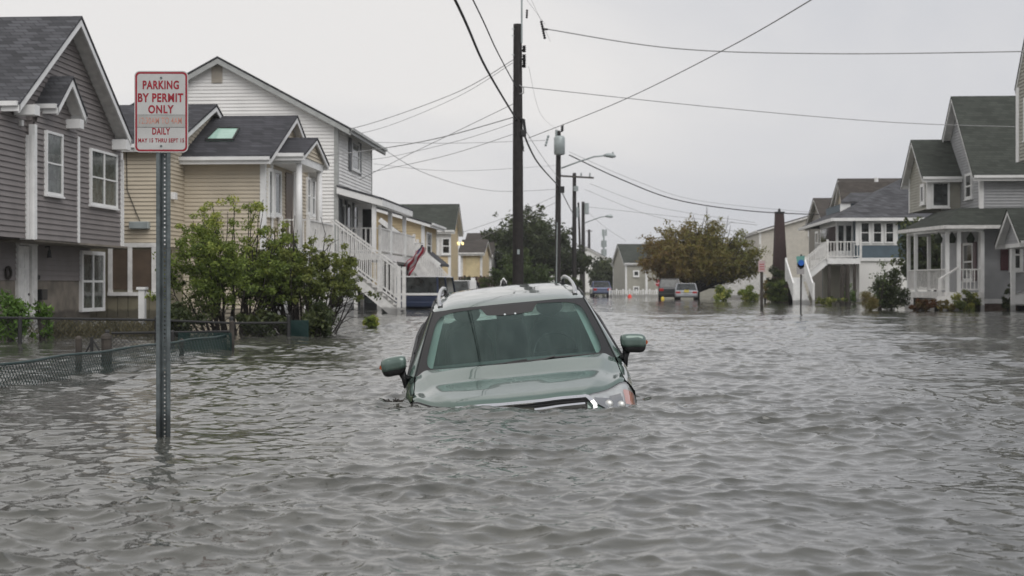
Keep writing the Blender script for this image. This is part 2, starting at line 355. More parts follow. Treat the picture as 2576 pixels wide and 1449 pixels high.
def tree(label, cat, base, h, rx, rz, mleaf, nclump, n, size, trunk_h, tr=.15, name='tree', group=None, cr=.24, bare=0, ry=None, tonefn=None, clear=.0, stems=1, aspect=.55, zc=None, crownname='crown'):
    base = Vector(base); ry = ry or rx; t = thing(name, label, cat, base, group)
    C = []; zc = zc if zc is not None else h - rz
    while len(C) < nclump:
        p = RNG.uniform(-1, 1, 3); q = np.linalg.norm(p)
        if q > 1 or q < .35 + .3 * RNG.random(): continue
        if p[2] < -.75: continue
        C.append(p * np.array([rx, ry, rz]) * (1 - cr * .6) * RNG.uniform(.88, 1.1) + np.array([0, 0, zc]))
    C = np.array(C); S = min(rx, rz) * cr * (.6 + .8 * RNG.random(nclump)) * 1.5
    tone = None
    if tonefn: tone = np.clip(np.array([tonefn(c) for c in C]) + RNG.normal(size=nclump) * .12, 0, 1)
    leaves(crownname, mleaf, C, S, t, size, n, aspect, tone=tone)
    b = MB()
    roots = [Vector((RNG.normal() * .12 * (stems > 1), RNG.normal() * .12 * (stems > 1), -.6)) for _ in range(stems)]
    for i in range(min(nclump, 26) + bare):
        c = Vector(C[i % nclump]); r0 = roots[i % stems]
        if i >= min(nclump, 26): c = Vector((c.x * 1.2, c.y * 1.2, c.z + .25 * rz + .1))
        k = Vector((c.x * .12, c.y * .12, trunk_h * RNG.uniform(.7, 1.15))) + (r0 * 1 if stems > 1 else Vector()); k.z = trunk_h * RNG.uniform(.75, 1.15)
        md = k.lerp(c, .5) + Vector(RNG.normal(size=3) * .06 * h * .5) - Vector((0, 0, .04 * h))
        q = [r0, r0.lerp(k, .6) + Vector(RNG.normal(size=3) * .02), k, md, c]
        rr = [tr, tr * .85, tr * .55, tr * .32, tr * .12] if stems == 1 else [tr * .5, tr * .45, tr * .38, tr * .28, tr * .1]
        if stems == 1 and i > 0: q = q[2:]; rr = rr[2:]
        b.tube([p + base for p in q], rr, 6)
    b.build('trunk', bark, t, smooth=True)
    return t
def shrub(label, cat, base, w, h, mleaf, n, size, name='shrub', group=None, nc=None, aspect=.5, boxy=False, d=None):
    base = Vector(base); t = thing(name, label, cat, base, group); nc = nc or 24; C = []; d = d or w
    while len(C) < nc:
        p = RNG.uniform(-1, 1, 3)
        if not boxy and (p[0] ** 2 + p[1] ** 2 + max(0, p[2]) ** 2 > 1): continue
        C.append((p[0] * w / 2 * .82, p[1] * d / 2 * .82, h * .5 + p[2] * h * .42))
    C = np.array(C); S = np.full(nc, min(w, h) * (.14 if boxy else .24)) * (.7 + .6 * RNG.random(nc))
    leaves('foliage', mleaf, C, S, t, size, n, aspect)
    b = MB()
    for i in range(8):
        c = Vector(C[i]); b.tube([base + Vector((RNG.normal() * .04, RNG.normal() * .04, -.5)), base + Vector((c.x * .4, c.y * .4, c.z * .5)), base + c], [.02, .015, .006], 5)
    b.build('stem', bark, t)
    return t
def branchy(label, cat, base, W_, H, mleaf, n, size, name='shrub', group=None, stems=14, sub=5, clump=.12, low=.25, bare=6, depth=None, lean=.35, sr=.02, tonefn=None, aspect=.5, crownname='foliage', trunk=0, up=1.0):
    """stems fan out from the base, fork into twigs, and the leaves sit along the outer wood"""
    base = Vector(base); t = thing(name, label, cat, base, group); b = MB(); C = []; dp = depth or W_; g = random.Random(hash(label) % 9999 if 0 else len(label) * 7 + int(W_ * 100))
    for i in range(stems + bare):
        a = 2 * math.pi * (i + g.random() * .8) / stems; rr = (g.random() ** .55); leafy = i < stems
        tip = Vector((math.cos(a) * W_ / 2 * rr, math.sin(a) * dp / 2 * rr, 0)); dome = math.sqrt(max(.05, 1 - .80 * rr * rr))
        tip.z = H * dome * g.uniform(.80, 1.06) if leafy else H * dome * g.uniform(1.0, 1.16)
        p0 = Vector((math.cos(a) * .10 * W_ / 2, math.sin(a) * .1, -.6)) if not trunk else Vector((0, 0, trunk * g.uniform(.7, 1.1)))
        c1 = p0.lerp(tip, .45) + Vector((tip.x * lean * .5, tip.y * lean * .5, -H * .04)) + Vector((g.gauss(0, .05) * H, g.gauss(0, .05) * H, g.gauss(0, .02) * H))
        P = []; m_ = 9
        for k in range(m_ + 1):
            s = k / m_; q = p0 * (1 - s) ** 2 + c1 * 2 * s * (1 - s) + tip * s * s
            P.append(q + Vector((g.gauss(0, .010), g.gauss(0, .010), g.gauss(0, .008))) * H * (s > 0))
        b.tube([base + q for q in P], [sr * (1.5 - 1.25 * k / m_) * (H / 2) ** .5 for k in range(m_ + 1)], 5)
        for j in range(sub if leafy else 3):
            s = g.uniform(.35, .95); q = P[int(s * m_)]; L_ = H * g.uniform(.12, .30) * (1.1 - .4 * s)
            d = Vector((g.gauss(tip.x * .8, .6), g.gauss(tip.y * .8, .6), abs(g.gauss(.5, .5)) * up)).normalized(); e = q + d * L_
            md = q.lerp(e, .5) + Vector((g.gauss(0, .02), g.gauss(0, .02), .03 * H)); b.tube([base + q, base + md, base + e], [sr * .5, sr * .35, sr * .15], 4)
            if leafy:
                for w_ in (.35, .65, .9, 1.05): 
                    c = q.lerp(e, w_) + Vector((g.gauss(0, .35), g.gauss(0, .35), g.gauss(0, .3))) * clump
                    if c.z > low * H * g.uniform(.6, 1.3): C.append(c)
        if leafy:
            for k in range(4, m_ + 1):
                if P[k].z > low * H * g.uniform(.8, 1.4): C.append(P[k] + Vector((g.gauss(0, .4), g.gauss(0, .4), g.gauss(0, .3))) * clump)
    C = np.array([c[:] for c in C]); S = clump * RNG.uniform(.45, 1.15, len(C))
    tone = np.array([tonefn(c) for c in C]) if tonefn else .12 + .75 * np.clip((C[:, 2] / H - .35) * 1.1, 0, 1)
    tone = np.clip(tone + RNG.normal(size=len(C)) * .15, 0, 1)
    leaves(crownname, mleaf, C, S, t, size, n, aspect, tone=tone)
    if trunk: b.tube([base + Vector((0, 0, -.7)), base + Vector((.03, 0, trunk * .6)), base + Vector((0, 0, trunk * 1.15))], [sr * 3.2, sr * 2.6, sr * 2.2], 8)
    b.build('trunk' if trunk else 'stem', bark, t, smooth=True)
    return t
def panel_door(par, face, a0, a1, z0, z1, at, m=None):
    m = m or white2; f = MB(); T = (lambda a, d, z: (at + d, a, z)) if face == 'X+' else ((lambda a, d, z: (at - d, a, z)) if face == 'X-' else (lambda a, d, z: (a, at - d, z)))
    a0, a1 = min(a0, a1), max(a0, a1)
    f.box(T(a0, -.02, z0), T(a1, .04, z1)); wd = a1 - a0; hh = z1 - z0
    for i in range(2):
        for (b0, b1) in ((.08, .36), (.42, .74), (.80, .93)):
            f.box(T(a0 + wd * (.12 + .42 * i), .03, z0 + hh * b0), T(a0 + wd * (.12 + .42 * i + .34), .055, z0 + hh * b1))
    d = f.build('door', m, par, bevel=.008)
    k = MB(); k.tube([T(a1 - .1, .04, z0 + hh * .46), T(a1 - .1, .11, z0 + hh * .46)], .03, 8); k.tube([T(a1 - .1, .04, z0 + hh * .56), T(a1 - .1, .08, z0 + hh * .56)], .028, 8)
    kk = k.build('handle', black, par); kk.parent = d
    return d
# ------------------------------------------------------------------ the setting: ground, water, lawn banks
gm = mat('asphalt_ground', (.05, .05, .048), .9, var=.2, vs=1)
tag(MB().grid(lambda u, v: (-450 + 900 * u, -50 + 700 * v, -.75), 4, 4).build('ground', gm), 'flooded street ground lying under the water', kind='structure')
lawn = mat('wet_lawn', (.075, .075, .04), .9, var=.35, vs=2.5, bump=.5)
def bank(x0, x1, y0, y1, z, name='lawn'):
    h = lambda u, v: (x0 + (x1 - x0) * u, y0 + (y1 - y0) * v, -.7 + (z + .7 + .02 * math.sin(u * 37) * math.sin(v * 51)) * min(1, 14 * min(u, 1 - u, v, 1 - v)))
    return tag(MB().grid(h, 40, 40).build(name, lawn, smooth=True), 'strip of wet grass just above the flood', kind='structure')
bank(10.7, 40, 57.5, 200, .07); bank(-45, -8.2, 62, 200, .04); bank(-40, 45, 118, 600, .05)
def water():
    ys = [2.2]
    while ys[-1] < 600: ys.append(ys[-1] + max(.014, .0027 * ys[-1]) if ys[-1] < 45 else ys[-1] * (1.0055 if ys[-1] < 130 else 1.02))
    xs = [0.0]
    while xs[-1] < 400:
        xs.append(xs[-1] + (.022 if xs[-1] < 3.0 else (.022 + (xs[-1] - 3.0) * .012)))
    xs = np.array([-x for x in xs[:0:-1]] + xs) - .5; ys = np.array(ys)
    X, Y = np.meshgrid(xs, ys); dx = np.gradient(xs)[None, :] + 0 * X; dy = np.gradient(ys)[:, None] + 0 * X
    DX = np.zeros_like(X); DY = np.zeros_like(X); Z = np.zeros_like(X); r = np.random.default_rng(5)
    for k in range(170):
        lam = .085 * (1.7 / .085) ** (r.random() ** 1.6)
        th = R(-112) + r.normal() * .95; kx, ky = math.cos(th) * 2 * math.pi / lam, math.sin(th) * 2 * math.pi / lam
        amp = lam * (.0043 if lam < .42 else .0019) * (.5 + r.random())
        g = np.maximum(dx * abs(math.cos(th)), dy * abs(math.sin(th))); fade = np.clip((lam / g - 3) / 3, 0, 1)
        ph = kx * X + ky * Y + r.random() * 7
        Z += amp * fade * np.cos(ph); DX -= 1.8 * amp * fade * math.cos(th) * np.sin(ph); DY -= 1.8 * amp * fade * math.sin(th) * np.sin(ph)
    # gusts: patches of rougher and calmer water
    P = .92 + .40 * np.sin(X * .55 + Y * .31 + 1) * np.sin(Y * .43 - X * .2) + .22 * np.sin(X * 1.7 + 2) * np.sin(Y * 1.1 + X * .5)
    Z *= P; DX *= P; DY *= P
    # the swell pushed up against the drowned car and the sign post
    d = np.hypot((X + .62) / 1.15, (Y - 10.15) / .35); Z += .018 * np.exp(-d ** 2) * (1 + .5 * np.sin(X * 6 + 1))
    d = np.hypot(X - (-3.24), Y - 8.22); Z += .010 * np.cos(d * 46) * np.exp(-d / .22)
    cx_ = -.60 - (Y - 10.4) * .09; ax = np.abs(X - cx_); d = np.hypot(np.maximum(ax - .90, 0), np.maximum(10.62 - Y, 0)); near = (Y < 15)
    Z += near * .011 * np.cos(d * 30 + 1.5 * np.sin(X * 9)) * np.exp(-d / .32)
    me = bpy.data.meshes.new('water'); ny, nx = X.shape
    V = np.stack([X + DX, Y + DY, Z], -1).reshape(-1, 3).astype(np.float32)
    me.vertices.add(len(V)); me.vertices.foreach_set('co', V.ravel())
    i = np.arange(nx - 1)[None, :] + nx * np.arange(ny - 1)[:, None]; q = np.stack([i, i + 1, i + nx + 1, i + nx], -1).reshape(-1, 4)
    me.loops.add(q.size); me.loops.foreach_set('vertex_index', q.ravel().astype(np.int32))
    me.polygons.add(len(q)); me.polygons.foreach_set('loop_start', np.arange(0, q.size, 4, dtype=np.int32)); me.polygons.foreach_set('loop_total', np.full(len(q), 4, np.int32))
    me.polygons.foreach_set('use_smooth', np.ones(len(q), bool)); me.update()
    m = bpy.data.materials.new('flood_water'); m.use_nodes = True; t = m.node_tree; p = t.nodes['Principled BSDF']
    p.inputs['Roughness'].default_value = .03; p.inputs['IOR'].default_value = 1.62; p.inputs['Specular IOR Level'].default_value = .5
    g = N(t, 'ShaderNodeNewGeometry'); n = N(t, 'ShaderNodeTexNoise'); n.inputs['Scale'].default_value = .35; n.inputs['Detail'].default_value = 5
    t.links.new(g.outputs['Position'], n.inputs['Vector']); r_ = N(t, 'ShaderNodeValToRGB')
    r_.color_ramp.elements[0].position = .35; r_.color_ramp.elements[0].color = (.052, .053, .046, 1)
    r_.color_ramp.elements[1].position = .65; r_.color_ramp.elements[1].color = (.085, .085, .073, 1)
    t.links.new(n.outputs[0], r_.inputs[0]); t.links.new(r_.outputs[0], p.inputs['Base Color'])
    prev = None
    for sc, det, dist, stretch in ((1.1, 3, .016, 1.5), (3.4, 3, .011, 1.3), (13, 3, .0046, 1.2)):
        mp_ = N(t, 'ShaderNodeMapping'); mp_.inputs['Scale'].default_value = (1 / stretch, 1, 1); mp_.inputs['Rotation'].default_value = (0, 0, R(14))
        t.links.new(g.outputs['Position'], mp_.inputs[0])
        n2 = N(t, 'ShaderNodeTexNoise'); n2.inputs['Scale'].default_value = sc; n2.inputs['Detail'].default_value = det; n2.inputs['Distortion'].default_value = .4
        t.links.new(mp_.outputs[0], n2.inputs['Vector'])
        b = N(t, 'ShaderNodeBump'); b.inputs['Strength'].default_value = 1; b.inputs['Distance'].default_value = dist
        pw = N(t, 'ShaderNodeMath', operation='POWER'); pw.inputs[1].default_value = 1.0; sc2 = N(t, 'ShaderNodeMath', operation='MULTIPLY'); sc2.inputs[1].default_value = 1.0
        t.links.new(n2.outputs[0], sc2.inputs[0]); t.links.new(sc2.outputs[0], pw.inputs[0]); t.links.new(pw.outputs[0], b.inputs['Height'])
        if prev: t.links.new(prev.outputs[0], b.inputs['Normal'])
        prev = b
    t.links.new(prev.outputs[0], p.inputs['Normal'])
    me.materials.append(m); o = bpy.data.objects.new('water', me); COL.objects.link(o)
    tag(o, 'rippled murky grey flood water covering the street', kind='structure')
water()
# ------------------------------------------------------------------ grey taupe house at the left edge
def box_part(par, name, a, b, m, bevel=0):
    return MB().box(a, b).build(name, m, par, bevel=bevel)
def house_taupe():
    X1 = -12.9; XB = -12.72; XL = -13.75
    h = thing('house', 'taupe two-storey house with steep gables and overhanging upper floor at the left edge', 'house', (-16, 33, 0))
    yn = PX(85, 400, XB).y; yj = PX(178, 400, X1).y; yf = PX(305, 400, X1).y
    zb = PX(190, 610, X1).z; A = PX(205, 40, X1 + .42); E = PX(331, 352, X1 + .42)
    k = (A.z - E.z) / (E.y - A.y); z1 = A.z - k * (yf - A.y) ; half = yf - A.y
    block(h, -26, X1, 2 * A.y - yf, yf, zb, z1, 'X', A.z - .10, None, sid_grey, .125, rf_grey, white, eo=E.y - yf, ro=.42, soffit=white2, rake=.2)
    # small gabled bay standing proud at the near end
    a = PX(155, 180, XB + .38); e1 = PX(214, 300, XB + .38)
    kk = (a.z - e1.z) / (e1.y - a.y); zz = a.z - kk * (yj - a.y)
    block(h, X1 - 3.0, XB, yn, yj, zb - .01, zz, 'X', a.z - .10, (yn + yj) / 2 + .0, sid_grey, .125, rf_grey, white, eo=e1.y - yj + .1, ro=.38, soffit=white2, rake=.2, corner=.10)
    for p_, s_ in ((e1, 1), (Vector((0, 2 * a.y - e1.y, e1.z)), -1)):
        box_part(h, 'eave_return', (XB - .1, p_.y - .02, p_.z - .24), (XB + .36, p_.y - s_ * .26, p_.z - .02), white)
    box_part(h, 'eave_return', (X1 - .1, E.y, E.z - .28), (X1 + .40, E.y - .36, E.z - .02), white)
    # fluted broad corner board on the near corner
    cb = MB(); cb.box((XB - .95, yn - .05, zb - .02), (XB - .62, yn - .01, zz - .1)); 
    cb = MB()
    for i in range(4): cb.box((XB - .28 + i * .075, yn - .07, zb - .02), (XB - .28 + i * .075 + .06, yn - .02, zz - .25))
    cb.box((XB - .30, yn - .05, zb - .03), (XB + .035, yn - .004, zz - .25)); cb.build('corner_board', white, h)
    # lower storey set back, near part of the house
    w = MB(); y0 = 22.0
    zs = PX(150, 706, XL).z
    siding(w, (XL, 0, 0), (0, 1, 0), (1, 0, 0), [(y0, zs), (yf, zs), (yf, zb + .3), (y0, zb + .3)], .125)
    siding(w, (0, yn, 0), (1, 0, 0), (0, -1, 0), [(-26, zb), (XB - .02, zb), (XB - .02, zz + .2), (-26, zz + .2)], .125)
    siding(w, (XL, 0, 0), (0, 1, 0), (1, 0, 0), [(y0, zb + .3), (yn, zb + .3), (yn, zz), (y0, zz)], .125)
    siding(w, (0, yf, 0), (1, 0, 0), (0, 1, 0), [(-26, zs), (XL, zs), (XL, zb + .1), (-26, zb + .1)], .125)
    siding(w, (0, y0, 0), (1, 0, 0), (0, -1, 0), [(-26, zs), (XL, zs), (XL, zz), (-26, zz)], .125)
    w.build('wall', sid_grey, h)
    w = MB(); w.box((-26, y0, -.9), (XL - .004, yf - .003, zs)); w.build('lower_wall', sid_dark, h)
    box_part(h, 'overhang_soffit', (XL - .1, yn, zb - .06), (XB, yf, zb - .012), sid_dark)
    slabm = MB(); slab(slabm, [(-26, y0 - .3, zz + 2.6), (-26, yn, zz + 2.6), (XL + .45, yn, zz), (XL + .45, y0 - .3, zz)], .1); slabm.build('roof', rf_grey, h)
    g = MB(); g.bar((XL + .5, y0 - .3, zz - .04), (XL + .5, yn - .3, zz - .04), .12, .12)
    g.bar((XL + .5, yn - .36, zz - .02), (XB - .1, yn - .36, zz - .02), .12, .13); g.build('gutter', white2, h)
    # windows
    def wx(x0, x1, yt, yb, X, **k):
        a_, b_ = PX(x0, yt, X), PX(x1, yb, X); return window(h, 'X+', a_.y, b_.y, b_.z, a_.z, X + .012, **k)
    wx(109, 151, 327, 495, XB, cols=1, rows=2, fr=.06, gl=curtain); wx(222, 289, 372, 525, X1, cols=2, rows=2, fr=.06, gl=curtain)
    wx(199, 257, 630, 782, XL, cols=2, rows=2, fr=.10, gl=curtain, sill=False)
    a_, b_ = PX(41, 618, XL), PX(84, 706, XL)
    panel_door(h, 'X+', a_.y, PX(69, 700, XL).y, -.75, a_.z, XL + .01)
    f = MB(); yy = PX(71, 700, XL).y; f.box((XL - .02, yy, -.75), (XL + .10, b_.y, a_.z + .02)); f.box((XL - .02, a_.y - .06, -.75), (XL + .08, a_.y, a_.z + .02)); f.box((XL - .02, a_.y - .06, a_.z + .022), (XL + .12, b_.y, a_.z + .12)); f.build('door_frame', white2, h)
    p_ = PX(97, 741, XL); box_part(h, 'mailbox', (XL, p_.y - .18, p_.z - .13), (XL + .16, p_.y + .18, p_.z + .13), black, .015)
    p_ = PX(112, 632, XL); l = MB(); l.tube([p_ + Vector((0, 0, .1)), p_ + Vector((.12, 0, .12)), p_ + Vector((.12, 0, .0))], .02); l.tube([p_ + Vector((.12, 0, .02)), p_ + Vector((.12, 0, -.16))], [.04, .06], 8); l.build('wall_lantern', black, h)
    p_ = PX(94, 697, XL); box_part(h, 'number_plaque', (XL, p_.y - .1, p_.z - .06), (XL + .03, p_.y + .1, p_.z + .06), dark)
    # round twig wreath by the door
    p_ = PX(15, 686, XL); wr = MB()
    wr.tube([p_ + Vector((.06, math.cos(i * .524) * .13, math.sin(i * .524) * .13)) for i in range(13)], .035, 6); wr.build('wreath', bark, h)
    # downpipe at the far corner
    d = MB(); y = yf + .02; d.bar((X1 + .06, y - .1, zb - .01), (X1 + .06, y - .1, z1 - .2), .07, .07); d.build('downspout', white, h)
house_taupe()
# ------------------------------------------------------------------ tan house with dark roofs, skylight and pillared porch
def house_tan():
    h = thing('house', 'tan sided house with charcoal roofs, a skylight and a small pillared porch gable', 'house', (-12, 45, 0))
    Xf = -9.9; y0 = PX(665, 480, Xf).y; y1 = PX(800, 480, Xf).y; A = PX(748, 290, Xf + .3); E = PX(681, 404, Xf + .3)
    c = (y0 + y1) / 2; 
    k = (A.z - E.z) / (A.y - E.y); ze = A.z - k * (A.y - y0); xl = PY(440, 400, y0).x
    block(h, xl - 1.2, Xf, y0, 2 * A.y - y0, -.9, ze, 'X', A.z - .10, A.y, sid_beige, .115, rf_black, white, eo=max(.25, y0 - E.y), ro=.3, soffit=white2)
    # taller rear block, nearer to the neighbour
    yr = y0 - 1.7; xr = PY(417, 480, yr).x; Ar = PX(545, 262, xr + .3); zr_e = PY(380, 372, yr - .3).z
    kr = (Ar.z - zr_e) / (Ar.y - yr + .3); zw = Ar.z - kr * (Ar.y - yr)
    lz = PY(350, 620, yr).z
    block(h, xr - 9, xr, yr, 2 * Ar.y - yr, lz, zw, 'X', Ar.z - .1, Ar.y, sid_beige, .115, rf_black, white, eo=.3, ro=.3, soffit=white2)
    w = MB(); w.box((xr - 9, yr + .01, -.9), (xr - .003, 2 * Ar.y - yr - .02, lz))
    w.build('lower_wall', sid_olive, h)
    pn = MB()   # vertical boarding and framed brown panels under the rear block
    for i in range(16):
        x = xr - .18 - i * .3; pn.box((x - .28, yr - .02, -.7), (x, yr + .02, PY(350, 738, yr).z))
    pn.build('board_panel', sid_olive, h)
    f = MB(); b = MB(); zt = PY(350, 622, yr).z; zb = PY(350, 735, yr).z
    for x0_, x1_ in ((283, 326), (331, 386), (391, 432)):
        p, q = PY(x0_, 628, yr), PY(x1_, 728, yr); b.box((p.x, yr - .03, q.z), (q.x, yr + .01, p.z))
    b.build('brown_panel', board, h)
    xs = [PY(x, 700, yr).x for x in (279, 328.5, 388.5)]
    for x in xs: f.box((x - .06, yr - .07, zb), (x + .06, yr, zt))
    f.box((xs[0] - .06, yr - .075, zt - .001), (xr + .03, yr, zt + .12)); f.box((xs[0] - .06, yr - .11, zb - .1), (xr + .03, yr, zb + .001)); f.build('panel_frame', white2, h)
    # satellite box / meter and its cable
    p = PY(355, 567, yr); m_ = MB(); m_.box((p.x - .28, yr - .22, p.z - .1), (p.x + .27, yr - .0, p.z + .1)); m_.build('air_unit', grey_m, h, bevel=.02)
    p2 = PY(319, 372, yr); MB().tube([(p2.x, yr - .04, p2.z), (p2.x + .02, yr - .04, p.z + 1), (p.x - .1, yr - .05, p.z + .3), (p.x, yr - .08, p.z + .1)], .012, 5).build('cable', wire_m, h)
    p = PX(431, 493, xr); box_part(h, 'meter_box', (xr, p.y - .13, p.z - .1), (xr + .14, p.y + .13, p.z + .1), white, .01)
    # skylight on the near slope
    def on_roof(x, y):
        # plane through eave line (E.y,E.z) and ridge (A.y,A.z)
        a, b_, c_ = ray(x, y); t = (A.z + .02 - CAMZ - k * A.y) / (c_ - k * b_); return Vector((a * t, b_ * t, CAMZ + c_ * t))
    q = [on_roof(*p) for p in ((519, 359), (587, 359), (603, 330), (548, 330))]
    up = Vector((0, -.05, .09)); s = MB(); s.prism([v - up * .3 for v in q], up * 1.3); s.build('skylight', mat('skylight_glass', (.34, .52, .44), .12, var=.08), h)
    fm = MB()
    for i in range(4): fm.bar(q[i] + up, q[(i + 1) % 4] + up, .05, .06)
    fm.build('skylight_frame', rail_dk, h)
    # street side: tall window, door, windows beyond
    def wx(x0, x1, yt, yb, nm='window', **kw):
        a_, b_ = PX(x0, yt, Xf), PX(x1, yb, Xf); return window(h, 'X+', a_.y, b_.y, b_.z, a_.z, Xf + .015, **kw)
    wx(670, 683, 422, 545, rows=1, fr=.09, gl=curtain); wx(685, 702, 426, 545, rows=1, fr=.09, gl=curtain)
    wx(768, 776, 445, 540, rows=2, fr=.08); wx(780, 788, 450, 545, rows=2, fr=.08)
    p, q2 = PX(716, 432, Xf), PX(733, 548, Xf); box_part(h, 'door', (Xf, p.y, 2.0), (Xf + .05, q2.y, p.z), mat('brown_door', (.12, .085, .06), .5))
    # porch: pillars, entablature, small gable roof
    xp = Xf + .95; yc = (PX(748, 470, xp).y + PX(803, 470, xp).y) / 2; ya, yb = PX(752, 470, xp - .1).y, PX(803, 470, xp - .1).y
    yc = (ya + yb) / 2
    zc = PX(752, 412, xp - .1).z; za = PX(790, 356, xp).z
    for y in (ya, yb): MB().tube([(xp - .1, y, 1.95), (xp - .1, y, zc)], [.11, .09], 12).build('pillar', white, h, smooth=True)
    for y in (ya, yb): box_part(h, 'pilaster', (Xf + .0, y - .08, 1.9), (Xf + .07, y + .08, zc), white)
    e = MB(); e.box((Xf, ya - .15, zc), (xp, yb + .15, zc + .22)); e.build('entablature', white, h)
    block(h, Xf - 1.2, xp, ya - .12, yb + .12, zc + .22, zc + .26, 'X', za, yc, sid_beige, .115, rf_black, white, eo=.22, ro=.14, corner=0, roofname='porch_roof', rake=.14)
    # porch floor, railing and lantern
    zf = 1.95; fl = MB(); fl.box((Xf + .01, y0 + .3, zf - .22), (xp + .02, 46.1, zf)); fl.build('porch_floor', white2, h)
    railing(h, (xp, y0 + 1.6, zf), (xp, 46.1, zf), .95)
    railing(h, (Xf + .1, y0 + 1.6, zf), (xp, y0 + 1.6, zf), .95)
    for y in (y0 + 1.6, 46.0): MB().bar((xp - .06, y, -.8), (xp - .06, y, zf - .22), .12).build('post', white2, h)
    MB().tube([(Xf + .5, yc, zc - .02), (Xf + .5, yc, zc - .25), (Xf + .5, yc, zc - .5)], [.01, .08, .06], 8).build('lantern', black, h)
    g = MB(); g.box((Xf - .02, y0 + .8, -.8), (Xf + .03, y0 + 3.4, 1.5)); g.build('garage_door', white, h)
    # long flight of stairs coming down towards the street
    ys = 46.3; T0 = PY(827, 564, ys); B0 = PY(1004, 676, ys)
    pt = Vector((T0.x, ys, T0.z - .92)); pb = Vector((B0.x, ys, B0.z - .92)); dn = Vector((0, 0, .42))
    stairs(h, pb - dn * 1.25, pt - dn * .25, (0, 1.1, 0), 13, white2, mat('stair_tread_grey', (.36, .35, .33), .7))
    for yy in (ys - .04, ys + 1.14):
        railing(h, (pb.x, yy, pb.z - .30), (pt.x, yy, pt.z - .05), 1.16, posts=False, sp=.17, w=.032)
        MB().box((pb.x - .06, yy - .06, -.8), (pb.x + .06, yy + .06, pb.z + 1.0)).build('newel_post', white2, h)
        MB().bar((PY(896, 700, ys).x, yy, -.8), (PY(896, 700, ys).x, yy, .95), .11).build('post', white2, h)
    lp = MB(); lp.box((pt.x - .9, ys - .1, pt.z - .3), (pt.x + .02, ys + 1.25, pt.z - .08)); lp.build('landing', white2, h)
house_tan()
